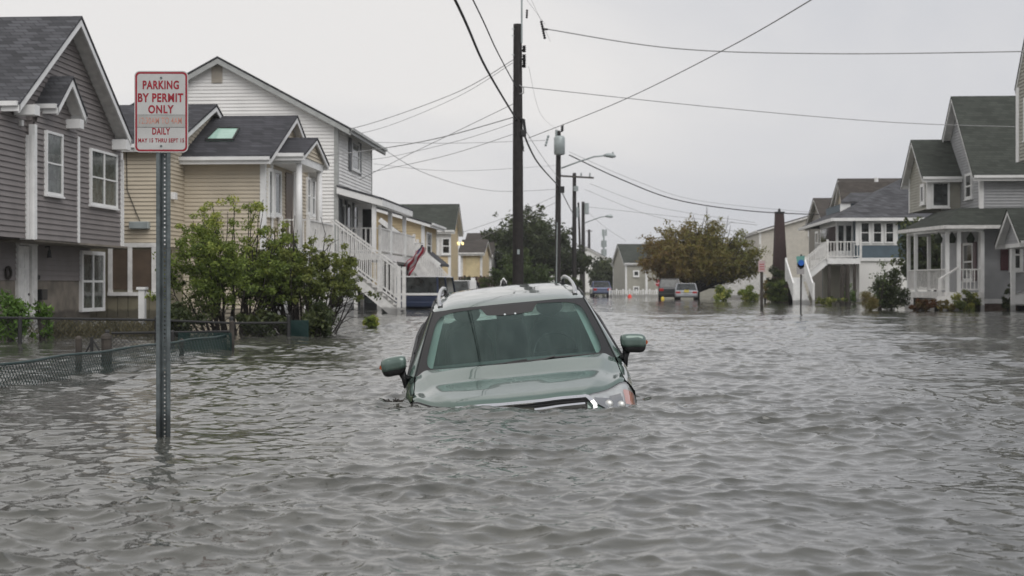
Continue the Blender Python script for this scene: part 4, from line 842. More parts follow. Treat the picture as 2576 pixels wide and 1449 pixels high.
# ------------------------------------------------------------------ parked vehicles
def car(label, cat, name, loc, rz, col, L=4.5, Wd=1.78, H=1.45, suv=False, van=False, sink=.0, plate=False, roofcol=None, mname=None):
    t = thing(name, label, cat, (0, 0, 0)); hw = Wd / 2; pm = mat(mname or name + '_paint', col, .3, .4, var=.05, coat=1)
    belt = H * (.62 if not van else .55); z0 = .28; nose = .75 if not van else 1.0
    m = MB()
    prof = [(0, z0 + .1), (0, belt * .9), (.08, belt)] + [(L - 1.1, belt), (L - .1, belt * nose), (L, z0 + .15), (L - .1, z0), (.1, z0)]   # rear bumper at y=0
    m.prism([(-hw, y, z) for y, z in prof], (Wd, 0, 0)); m.build('body', pm, t, bevel=.07)
    r0, r1 = (.25, .55) if suv else ((.08, .12) if van else (.7, 1.15)); f1, f0 = L - 1.9, L - 1.25
    if van: f1, f0 = L - 1.1, L - .5
    g = MB(); a = hw - .06; b = hw * (.78 if not van else .9)
    g.add([(-a, r0, belt), (a, r0, belt), (a, f0, belt), (-a, f0, belt), (-b, r1, H - .05), (b, r1, H - .05), (b, f1, H - .05), (-b, f1, H - .05)], [(0, 1, 5, 4), (1, 2, 6, 5), (2, 3, 7, 6), (3, 0, 4, 7), (4, 5, 6, 7)])
    g.build('window', pane, t)
    r = MB(); r.box((-b - .01, r1 - .03, H - .05), (b + .01, f1 + .03, H)); r.build('roof', mat(mname + 'r', roofcol, .4) if roofcol else pm, t, bevel=.03)
    for s_ in (-1, 1):
        for (ya, yb) in ((r0, r1), (f0, f1), ((r0 + f0) / 2, (r1 + f1) / 2)): MB().bar((s_ * (a + .005), ya, belt), (s_ * (b + .005), yb, H - .04), .07, .07).build('pillar', pm, t)
    red = mat('tail_lamp', (.35, .01, .01), .25)
    if van: MB().box((-hw - .01, -.035, belt - .06), (hw + .01, .12, belt + .03)).build('waist_stripe', white, t)
    for s_ in (-1, 1):
        if van: continue
        MB().box((s_ * (hw - .06), -.03, belt - .28), (s_ * (hw - .36), .05, belt - .08)).build('tail_light', red, t, bevel=.02)
        MB().box((s_ * (hw - .08), L - .12, belt * nose - .28), (s_ * (hw - .4), L - .02, belt * nose - .12)).build('headlight', mat('lamp_glass', (.6, .6, .6), .15), t, bevel=.02)
        for y in (.85, L - .9):
            w = MB(); w.tube([(s_ * (hw - .2), y, .31), (s_ * (hw + .01), y, .31)], .32, 18); w.build('wheel', black, t)
    bp = MB(); bp.box((-hw + .05, -.06, z0 + .06), (hw - .05, .05, z0 + .26)); bp.build('bumper', black if suv else pm, t, bevel=.03)
    if plate: pp = MB(); pp.box((-.16, -.075, .62), (.16, -.04, .78)); pp.build('number_plate', mat('yellow_plate', (.6, .5, .1), .5), t)
    t.location = (loc[0], loc[1], loc[2] - sink); t.rotation_euler.z = rz
    return t
p = PY(1727, 748, 94); car('silver sedan with yellow rear plate parked under the autumn tree', 'car', 'parked_car', (p.x, 94, -.12), R(-2), (.30, .31, .33), plate=True, mname='silver_paint', H=1.22, Wd=1.5)
p = PY(1684, 748, 97); car('dark SUV parked beside the silver sedan', 'suv', 'parked_car', (p.x, 97, -.12), R(-3), (.015, .017, .02), suv=True, Wd=1.5, H=1.55, mname='black_paint')
p = PY(1515, 748, 120); car('blue car with pale windows parked at the far end of the street', 'car', 'parked_car', (p.x, 119, -.03), R(4), (.07, .09, .17), Wd=1.6, H=1.35, mname='blue_paint')
p = PY(1046, 785, 55); car('dark blue van with white roof and waist stripe behind the white stairs', 'van', 'parked_van', (p.x, 55.3, -.25), R(-3), (.02, .035, .085), L=4.9, Wd=1.75, H=1.55, van=True, roofcol=(.7, .7, .7), mname='navy_paint')
p = PY(1133, 760, 64); car('dark SUV with a white roof parked beyond the blue van', 'suv', 'parked_car', (p.x, 64, -.25), R(-5), (.02, .022, .025), L=4.6, H=1.42, suv=True, roofcol=(.7, .7, .7), mname='dark_paint')
p = PY(912, 790, 55); car('dark car half drowned under the white deck stairs', 'car', 'parked_car', (p.x, 58.9, -.72), R(180), (.012, .014, .018), Wd=1.95, L=4.4, H=1.55, mname='dark_paint2')
car('white car showing only its nose behind the porch post at the right edge', 'car', 'parked_car', (19.2, 54.2, -.1), R(88), (.75, .75, .74), L=4.3, H=1.5, mname='white_paint')
for x, y, Y, c, l in ((1584, 749, 116, (.75, .05, .03), 'red traffic cone standing in front of the white picket fence'), (1667, 756, 96, (.75, .55, .04), 'yellow traffic cone left of the parked dark SUV')):
    p = PY(x, y, Y); t = thing('traffic_cone', l, 'cone', (p.x, Y, 0)); w = .2 if c[1] < .1 else .14
    m = MB(); m.tube([(p.x, Y, -.1), (p.x, Y, .1), (p.x, Y, .26 if w > .15 else .2)], [w, w * .8, .05], 12); m.build('body', mat('cone_%d' % (c[1] * 100), c, .5), t); MB().box((p.x - w, Y - w, -.2), (p.x + w, Y + w, -.1)).build('base', black, t)
# ------------------------------------------------------------------ the drowned car
def fogged_glass():
    m = glassmat('tinted_windscreen', (.74, .93, .88), .95); t = m.node_tree; o = t.nodes['Material Output']; src = o.inputs[0].links[0].from_socket
    [setattr(n_.inputs[0], 'default_value', (.74, .97, .92, 1)) for n_ in t.nodes if n_.type == 'BSDF_GLOSSY']; d = N(t, 'ShaderNodeBsdfDiffuse'); d.inputs[0].default_value = (.20, .265, .25, 1)
    tcn = N(t, 'ShaderNodeTexCoord'); mp_ = N(t, 'ShaderNodeMapping'); mp_.inputs['Scale'].default_value = (5, 1.2, 1.2); t.links.new(tcn.outputs['Object'], mp_.inputs[0])
    n = N(t, 'ShaderNodeTexNoise'); n.inputs['Scale'].default_value = 2.2; n.inputs['Detail'].default_value = 6; t.links.new(mp_.outputs[0], n.inputs['Vector'])
    r = N(t, 'ShaderNodeMapRange'); r.inputs[1].default_value = .3; r.inputs[2].default_value = .7; r.inputs[3].default_value = .04; r.inputs[4].default_value = .17; t.links.new(n.outputs[0], r.inputs[0])
    ms = N(t, 'ShaderNodeMixShader'); t.links.new(r.outputs[0], ms.inputs[0]); t.links.new(src, ms.inputs[1]); t.links.new(d.outputs[0], ms.inputs[2]); t.links.new(ms.outputs[0], o.inputs[0])
    return m
def drowned_car():
    t = thing('drowned_car', 'sage green suv sunk nose-down to its headlights in the middle of the flooded street', 'suv')
    paint = bpy.data.materials.new('sage_green_paint'); paint.use_nodes = True; nt_ = paint.node_tree; P = nt_.nodes['Principled BSDF']
    P.inputs['Metallic'].default_value = .35; P.inputs['Roughness'].default_value = .34; P.inputs['Coat Weight'].default_value = .85; P.inputs['Coat Roughness'].default_value = .02
    tcn = N(nt_, 'ShaderNodeTexCoord'); vz = N(nt_, 'ShaderNodeTexVoronoi'); vz.inputs['Scale'].default_value = 900; nt_.links.new(tcn.outputs['Object'], vz.inputs['Vector'])
    cr_ = N(nt_, 'ShaderNodeValToRGB'); cr_.color_ramp.elements[0].color = (.092, .142, .122, 1); cr_.color_ramp.elements[1].color = (.112, .163, .142, 1); nt_.links.new(vz.outputs['Color'], cr_.inputs[0])
    # dried drops and grime
    ng = N(nt_, 'ShaderNodeTexNoise'); ng.inputs['Scale'].default_value = 9; ng.inputs['Detail'].default_value = 8; nt_.links.new(tcn.outputs['Object'], ng.inputs['Vector'])
    rr = N(nt_, 'ShaderNodeMapRange'); rr.inputs[1].default_value = .45; rr.inputs[2].default_value = .75; rr.inputs[3].default_value = .16; rr.inputs[4].default_value = .26
    nt_.links.new(ng.outputs[0], rr.inputs[0]); nt_.links.new(rr.outputs[0], P.inputs['Roughness']); nt_.links.new(cr_.outputs[0], P.inputs['Base Color'])
    chrome = mat('chrome', (.75, .75, .76), .12, 1, var=.03); silver = mat('satin_rail', (.55, .56, .57), .28, .9, var=.05)
    rub = mat('black_rubber', (.01, .01, .011), .5); frit = mat('ceramic_band', (.012, .012, .013), .35); trim = mat('grey_trim_plastic', (.33, .36, .35), .7)
    seatm = mat('grey_fabric', (.045, .05, .05), .9); dash = mat('dark_dash', (.09, .10, .10), .7); lining = mat('pale_headliner', (.42, .44, .43), .9)
    glass = fogged_glass(); sglass = glassmat('side_glass', (.66, .76, .72), 1.1)
    ip = lambda x, xs, ys: float(np.interp(x, xs, ys))
    Wd = lambda s: ip(s, [0, .04, .12, .25, .45, .8, 1.3, 3.6, 4.2, 4.5, 4.6], [.50, .62, .74, .815, .862, .885, .895, .9, .87, .80, .70])
    inv = lambda x: ip(abs(x), [.50, .62, .74, .815, .862, .885], [0, .04, .12, .25, .45, .8])
    sf = lambda x: .10 + max(0, (abs(x) - .46) / .34) ** 1.25 * .42
    sb = lambda x: 1.04 + .20 * (abs(x) / .8) ** 2
    zc = lambda s: ip(s, [0, .1, .15, .22, .4, .60, .72, .78, .9, 1.05, 1.3], [.02, .050, .068, .081, .095, .108, .115, .121, .145, .176, .21])
    sm = lambda e0, e1, x: (lambda q: q * q * (3 - 2 * q))(min(1, max(0, (x - e0) / (e1 - e0))))
    def zt(s, x):
        a = abs(x); w = Wd(s); q_ = min(1, max(0, (s - .5) / .7)); z = zc(s) - (.010 + .035 * q_) * (a / .8) ** 2
        xe = ip(s, [.1, .4, 1.2], [.50, .60, .74]); z += (.014 + .016 * q_) * (1 - sm(xe - .03, xe + .045, a)) + (1 - q_) * .012 - .012 * math.exp(-((a - xe - .07) / .05) ** 2)
        z -= .006 * sm(xe + .02, xe + .12, a) * (1 - sm(.85, 1.1, s)); z -= .006 * (1 - sm(.12, .30, a)) * (1 - sm(.2, .9, s))
        return z - .11 * max(0, (a - (w - .13)) / .13) ** 2.4
    xb = lambda s: min(.80, .46 + .34 * max(0, (s - .10) / .42) ** .8) if s > .1 else .46
    # bonnet
    hd = MB(); hd.grid(lambda u, v: (lambda x: (lambda s: (x, s, zt(s, x) - .022 * math.exp(-((s - sf(x)) / .022) ** 2)))(sf(x) + (sb(x) - sf(x)) * v ** 1.25))(-.795 + 1.59 * u), 72, 40)
    hd.build('bonnet', paint, t, smooth=True)
    ul = MB(); ul.grid(lambda u, v: (lambda x: (lambda s: (x, s, zt(s, x) - .022))(sf(x) + .02 + (sb(x) + .1 - sf(x)) * v))(-.84 + 1.68 * u), 40, 20); ul.build('bonnet_seam', rub, t, smooth=True)
    # wings and flanks
    for sg in (-1, 1):
        bd = MB()
        def fw(u, v):
            s = .50 + .92 * v; w = Wd(s); x0 = .803 + .01 * (s > 1.1)
            if u < .4: x = x0 + (w - x0) * (u / .4); return (sg * x, s, zt(s, x) - .001)
            q = (u - .4) / .6; return (sg * (w + .012 * math.sin(q * 3)), s, zt(s, w) - q * .75)
        bd.grid(fw, 20, 24); bd.build('front_wing', paint, t, smooth=True)
        bd = MB()
        def sw(u, v):
            s = 1.42 + 3.15 * v; w = Wd(s); zb = .115 + .035 * (s - 1.4)
            return (sg * (w - .012 + .03 * math.sin(u * 2.6)), s, zb - u * .85)
        bd.grid(sw, 12, 30); bd.build('side_panel', paint, t, smooth=True)
        st = MB(); st.tube([(sg * (Wd(1.4 + i * .3) - .03), 1.35 + i * .3, .128 + .035 * i * .3) for i in range(11)], .014, 6); st.build('belt_trim', rub, t)
        for s_ in (1.48, 2.55, 3.5):
            g = MB(); g.bar((sg * (Wd(s_) + .004), s_, .10), (sg * (Wd(s_) + .017), s_, -.6), .006, .012); g.build('door_gap', rub, t)
    # nose below the bonnet edge, with the lamps on its corners
    def fas(x, v, off=0):
        a = abs(x); s0 = sf(x); y1 = inv(x) if a > .5 else 0; q = min(1, v / .45); d = .075 + .07 * sm(.45, .7, a)
        y = s0 + .004 + (y1 - s0) * (1 - (1 - q) ** 1.6); z = zt(s0, x) - .024 - d * q ** 1.3
        if v > .45: z -= (v - .45) * 1.3
        return Vector((x * (1 + off * .3), y - off, z + off * .4))
    MB().grid(lambda u, v: fas(-.882 + 1.764 * u, v), 80, 20).build('nose_panel', paint, t, smooth=True)
    # grille opening, chrome surround, lower bar, badge
    MB().grid(lambda u, v: fas(-.47 + .94 * u, .04 + v * .75, .006), 30, 12).build('grille_mesh', mat('grille_black', (.006, .006, .006), .5, bump=.6, bs=160), t)
    def bar_along(f, w, h, n=40):
        m = MB(); pts = [f(i / n) for i in range(n + 1)]
        for a, b in zip(pts, pts[1:]): m.bar(a, b + (b - a) * .08, w, h, up=(0, -.6, 1))
        return m
    bar_along(lambda u: fas(-.47 + .94 * u, .07, .020), .03, .036).build('grille_surround', chrome, t, smooth=False)
    for sg in (-1, 1):
        bar_along(lambda u: fas(sg * (.47 + .05 * min(1, u * 1.6)), .07 + u * .5, .020), .03, .034, 8).build('grille_side', chrome, t)
    for sg in (-1, 1):
        bar_along(lambda u: fas(sg * (.09 + .36 * u), .34 - .03 * u, .018), .02, .032, 14).build('grille_wing', chrome, t)
    for k_ in (.18, .26): bar_along(lambda u: fas(-.46 + .92 * u, k_, .008), .006, .006, 20).build('grille_slat', rub, t)
    e = MB(); c0 = fas(0, .42, .030); e.tube([c0 + Vector((math.cos(a * .2094) * 0.052, -.004, math.sin(a * .2094) * .026)) for a in range(31)], .006, 6, cap=False); e.build('badge', chrome, t)
    e = MB(); e.add([c0] + [c0 + Vector((math.cos(a * .2094) * .052, 0, math.sin(a * .2094) * .026)) for a in range(30)], [(0, i + 1, (i + 1) % 30 + 1) for i in range(30)]); e.build('badge_field', mat('badge_blue', (.006, .012, .035), .3), t)
    e = MB()
    for dx, dz, r_ in ((-.024, .006, .009), (.0, .010, .005), (.016, .009, .005), (.006, -.004, .005), (.024, -.003, .005), (.014, -.011, .005)):
        q = c0 + Vector((dx, -.006, dz)); pts = [q + Vector((math.cos(k * math.pi / 4) * r_ * (1 if k % 2 == 0 else .3), 0, math.sin(k * math.pi / 4) * r_ * (1 if k % 2 == 0 else .3))) for k in range(8)]; e.add([q] + pts, [(0, i + 1, (i + 1) % 8 + 1) for i in range(8)])
    e.build('badge_star', chrome, t)
    # headlights
    amber = mat('amber_lens', (.62, .13, .04), .3, coat=1); bowl = mat('lamp_bowl', (.52, .52, .50), .35, .6, var=.2, vs=20); dk = mat('lamp_dark', (.018, .018, .018), .3, .2, var=.6, vs=40)
    cover = glassmat('lamp_cover', (.93, .95, .95), .45)
    for sg in (-1, 1):
        X = lambda a: sg * (.49 + .38 * a)
        def hl(a, v, off): return fas(X(a), .02 + v * (.22 + .50 * a), off)
        L_ = MB().grid(lambda u, v: hl(u, v, .004), 24, 10).build('headlight', bowl, t, smooth=True)
        for nm, m_, r_, of in (('lamp_housing', dk, (.10, .66, .40, .98), .009), ('lamp_housing', dk, (.40, .64, .30, .42), .0085), ('indicator', amber, (.70, .93, .22, .62), .012)):
            q = MB().grid(lambda u, v: hl(r_[0] + (r_[1] - r_[0]) * u, r_[2] + (r_[3] - r_[2]) * v, of), 10, 8).build(nm, m_, t, smooth=True); q.parent = L_
        for a_, v_ in ((.36, .68), (.60, .66)):
            c_ = hl(a_, v_, .010); q = MB(); q.tube([c_ + Vector((0, .0, 0)), c_ + Vector((0, -.012, .003)), c_ + Vector((0, -.018, .004))], [.034, .026, .008], 16); q = q.build('projector_lens', bowl, t, smooth=True); q.parent = L_
        q = MB().grid(lambda u, v: hl(u, v, .022), 24, 10).build('lamp_cover', cover, t, smooth=True); q.parent = L_
        q = MB(); q.tube([hl(i / 16, 0, .012) for i in range(17)], .006, 5); q = q.build('lamp_seal', rub, t); q.parent = L_
    # scuttle
    def ws(u, v, off=0):
        b = Vector((u * .80, 1.06 + .21 * u * u, .166 - .040 * u * u)); p = Vector((u * .635, 1.90 + .09 * u * u, .585 - .022 * u * u))
        q = b.lerp(p, v); q += Vector((0, -.5, .85)) * (.022 * math.sin(v * math.pi) + off); return q
    MB().grid(lambda u, v: (lambda x: Vector((x, sb(x) - .015 + v * .07, zt(sb(x), x) - .012 + v * .004)))(-.80 + 1.6 * u), 40, 3).build('scuttle', rub, t, smooth=True)
    MB().grid(lambda u, v: ws(-1 + 2 * u, v), 48, 24).build('windscreen', glass, t, smooth=True)
    # dark band round the glass with rounded inner corners
    fr = MB(); n = 160
    def ring(k):
        a = 2 * math.pi * k / n; c, s_ = math.cos(a), math.sin(a); m_ = max(abs(c), abs(s_)); o = (c / m_, s_ / m_)
        e_ = 7; r_ = (abs(c) ** e_ + abs(s_) ** e_) ** (-1 / e_); i_ = (c * r_, s_ * r_)
        return o, (i_[0] * .925, .5 + (i_[1] * .455) - .002)
    vs = []
    for k in range(n):
        o, i_ = ring(k); vs += [ws(o[0], .5 + o[1] * .5, -.005), ws((o[0] + i_[0]) / 2, ((.5 + o[1] * .5) + i_[1]) / 2, -.005), ws(i_[0], i_[1], -.005)]
    fr.add([v + Vector((0, -.004, .007)) for v in vs], [(3 * k + j, 3 * k + j + 1, 3 * ((k + 1) % n) + j + 1, 3 * ((k + 1) % n) + j) for k in range(n) for j in (0, 1)])
    fr.build('windscreen_band', frit, t)
    sp = MB(); sp.grid(lambda u, v: ws((-.40 + .80 * u) * (1 - .28 * v ** .7) + .0, .97 - v * (.15 + .03 * math.sin(u * 3.14)), .0035), 16, 8); sp.build('sensor_panel', mat('dark_grey_band', (.03, .028, .028), .6), t)
    for x in (-.06, .07): MB().tube([ws(x, .80, .001), ws(x, .80, .008)], .009, 8).build('camera_lens', mat('lens_glint', (.7, .75, .75), .3), t)  # pale tone paints a bright reflection into each lens
    # roof, header, pillars
    rw = lambda s: ip(s, [1.88, 2.4, 3.2, 4.0, 4.42], [.640, .655, .65, .62, .59])
    rc = lambda s: ip(s, [1.88, 1.98, 2.08, 2.22, 2.5, 2.9, 3.4, 3.9, 4.2, 4.42], [.580, .601, .615, .624, .628, .620, .596, .560, .533, .508])
    def rf(u, v, off=0):
        s = 1.905 + .085 * (2 * u - 1) ** 2 * (1 - v) + 2.50 * v; a = (2 * u - 1); w = rw(s)
        return Vector((a * w, s, rc(s) + off - .024 * a * a - .035 * abs(a) ** 7 - .008 * math.exp(-((abs(a) - .86) / .03) ** 2)))
    MB().grid(rf, 60, 50).build('roof', paint, t, smooth=True)
    MB().grid(lambda u, v: rf(.03 + .94 * u, .01 + .97 * v, -.035), 20, 20).build('headliner', lining, t, smooth=True)
    MB().tube([rf(.5, .86, 0), rf(.5, .89, .03), rf(.5, .93, .055), rf(.5, .94, .0)], [.03, .022, .01, .02], 8).build('antenna', rub, t, smooth=True)
    for sg in (-1, 1):
        A = lambda v, o=0: ws(sg, v, 0) + Vector((sg * (.004 + o), .0, 0))
        def ap(u, v):
            i_ = ws(sg * 1.0, v, .002); e_ = Vector((sg * (.868 - .205 * v), 1.43 + .75 * v, .135 + .395 * v)); q = i_.lerp(e_, u); q += Vector((sg * .012, -.006, .006)) * math.sin(u * math.pi); return q
        MB().grid(ap, 8, 20).build('windscreen_pillar', paint, t, smooth=True)
        s2 = MB(); s2.tube([ap(.08, v / 12) + Vector((0, -.003, .004)) for v in range(13)], .007, 5); s2.build('pillar_seal', rub, t)
        s2 = MB(); s2.tube([ap(.95, v / 12) + Vector((sg * .002, 0, 0)) for v in range(13)] + [Vector((sg * (rw(s_) + .005), s_, rc(s_) - .055)) for s_ in (2.3, 2.8, 3.4, 4.0, 4.3)], .011, 5); s2.build('door_seal', rub, t)
        def sgp(u, v):
            s0 = 1.43 + .75 * v; s1 = 4.35 - .15 * v; s = s0 + (s1 - s0) * u; return Vector((sg * ((Wd(s) - .035) * (1 - v) + (rw(max(1.9, s)) + .0) * v), s, (.115 + .035 * (s - 1.4)) * (1 - v) + (rc(max(1.95, s)) - .062) * v))
        MB().grid(sgp, 20, 6).build('side_window', sglass, t, smooth=True)
        for u_ in (.34, .66, .97):
            q = MB(); q.bar(sgp(u_, 0), sgp(u_, 1), .09, .02, up=(sg, 0, .4)); q.build('door_pillar', rub, t)
        # roof rail on its two feet
        pts = [(.585, 2.20, .57), (.592, 2.30, .600), (.600, 2.45, .617), (.606, 2.8, .626), (.604, 3.3, .624), (.595, 3.7, .606), (.585, 3.92, .580), (.58, 4.0, .53)]
        q = MB(); q.tube([(sg * a, b, c) for a, b, c in pts], [.018, .019, .017, .015, .015, .017, .019, .016], 10); q.build('roof_rail', silver, t, smooth=True)
        q = MB(); q.box((sg * .560, 2.16, .54), (sg * .605, 2.34, .592)); q.build('rail_foot', rub, t, bevel=.012)
        q = MB(); q.box((sg * .55, 3.86, .47), (sg * .60, 4.02, .54)); q.build('rail_foot', rub, t, bevel=.012)
        # inner pillar lining
        MB().grid(lambda u, v: ws(sg * (.985 - .13 * u), .03 + .94 * v, -.03 - .015 * u), 4, 12).build('pillar_lining', trim, t, smooth=True)
        # door mirror
        c_ = Vector((sg * .985, 1.56, .200)); hs = MB()
        def me_(u, v, zlo=-1, zhi=1, k=1.0):
            th = 2 * math.pi * u; ph = math.pi * (v - .5); pw = lambda q, e: math.copysign(abs(q) ** e, q)
            x = pw(math.cos(ph), .45) * pw(math.cos(th), .55); y = pw(math.cos(ph), .45) * pw(math.sin(th), .75); z = pw(math.sin(ph), .65)
            z = min(max(z, zlo), zhi); return c_ + Vector((x * .105 * k * (1 + .06 * z), y * .075 * k - abs(x) * .02, z * .080 * k - sg * x * .010))
        hs.grid(lambda u, v: me_(u, v, -.30, 1), 32, 20); ho = hs.build('door_mirror', paint, t, smooth=True)
        q = MB().grid(lambda u, v: me_(u, v, -1, .0, .965), 32, 20).build('mirror_base', rub, t, smooth=True); q.parent = ho
        q = MB().tube([c_ + Vector((-sg * .055, .01, -.05)), c_ + Vector((-sg * .075, .0, -.11)), Vector((sg * .885, 1.56, .02))], [.034, .026, .04], 8).build('mirror_arm', rub, t, smooth=True); q.parent = ho
        q = MB(); q.tube([c_ + Vector((sg * .098, -.035, .0)), c_ + Vector((sg * .112, -.02, -.005))], [.022, .012], 8); q = q.build('turn_lamp', amber, t); q.parent = ho
    # tailgate
    MB().grid(lambda u, v: Vector(((2 * u - 1) * (.59 + .17 * v), 4.40 + .14 * v, .50 - .335 * v)), 8, 4).build('rear_window', sglass, t, smooth=True)
    MB().grid(lambda u, v: Vector(((2 * u - 1) * .78, 4.54 + .05 * math.sin(3 * v), .165 - .9 * v)), 8, 4).build('tailgate', paint, t, smooth=True)
    # cabin
    q = MB(); q.grid(lambda u, v: Vector(((2 * u - 1) * .76, 1.24 + .10 * (2 * u - 1) ** 2 + .42 * v, .125 + .035 * math.sin(v * 2.4) - .015 * (2 * u - 1) ** 2)), 20, 8); q.grid(lambda u, v: Vector(((2 * u - 1) * .76, 1.76 + .05 * v, .135 - .45 * v)), 10, 3); q.build('dashboard', dash, t, smooth=True)
    q = MB(); q.add([(-.78, 1.3, -.5), (.78, 1.3, -.5), (.78, 4.4, -.45), (-.78, 4.4, -.45)], [(0, 1, 2, 3)]); q.build('cabin_floor', dash, t)
    c_ = Vector((.36, 1.93, .13)); q = MB(); q.tube([c_ + Vector((math.cos(a * .2618) * .185, math.sin(a * .2618) * .07, math.sin(a * .2618) * .165)) for a in range(25)], .014, 8, cap=False)
    q.bar(c_ - Vector((.18, 0, 0)), c_ + Vector((.18, 0, 0)), .05, .04); q.build('steering_wheel', rub, t, smooth=False)
    for x, s_, w_ in ((-.37, 2.45, .24), (.37, 2.45, .24), (-.42, 3.35, .23), (.02, 3.36, .18), (.42, 3.35, .23)):
        hgt = .36 if s_ < 3 else .33
        def seat(u, v):
            th = 2 * math.pi * u; pw = lambda q, e: math.copysign(abs(q) ** e, q); r_ = 1 if v < .85 else math.sqrt(max(0, 1 - ((v - .85) / .15) ** 2)) * .9 + .02
            return Vector((x + pw(math.cos(th), .6) * w_ * (1 - .22 * v) * r_, s_ + .14 * v + pw(math.sin(th), .7) * .065 * r_, -.42 + v * (hgt + .42)))
        so_ = MB().grid(seat, 24, 16).build('seat', seatm, t, smooth=True)
        q = MB().grid(lambda u, v: Vector((x + math.cos(2 * math.pi * u) * .12 * max(.02, math.sin(math.pi * v)) ** .5, s_ + .17 + math.sin(2 * math.pi * u) * .05 * max(.02, math.sin(math.pi * v)) ** .5, hgt + .05 + (v - .5) * .17 + .04)), 16, 10).build('headrest', seatm, t, smooth=True); q.parent = so_
    q = MB(); q.box((-.11, 1.93, .44), (.11, 1.96, .50)); q.tube([(0, 1.93, .50), (0, 1.90, .56)], .012); q.build('inner_mirror', rub, t, bevel=.01)
    # wipers
    for pts in (([-.86, .03], [-.3, .035], [.12, .075]), ([-.08, .04], [.4, .07], [.90, .075])):
        a, m_, b = [ws(u, v, .012) for u, v in pts]; q = MB(); q.tube([a, a.lerp(m_, .5), m_, m_.lerp(b, .5), b], .008, 5); q.tube([ws(pts[0][0] + .02, -.03, .015), m_ + Vector((0, -.004, .01))], [.014, .008], 5); q.build('wiper', rub, t)
    p = PY(1313, 720, 10.42); t.location = (p.x, 10.42, -.025); t.rotation_euler = (R(5.2), R(-5.5), TH + R(.9)); t.scale = (1.03, 1.03, 1.03)
drowned_car()
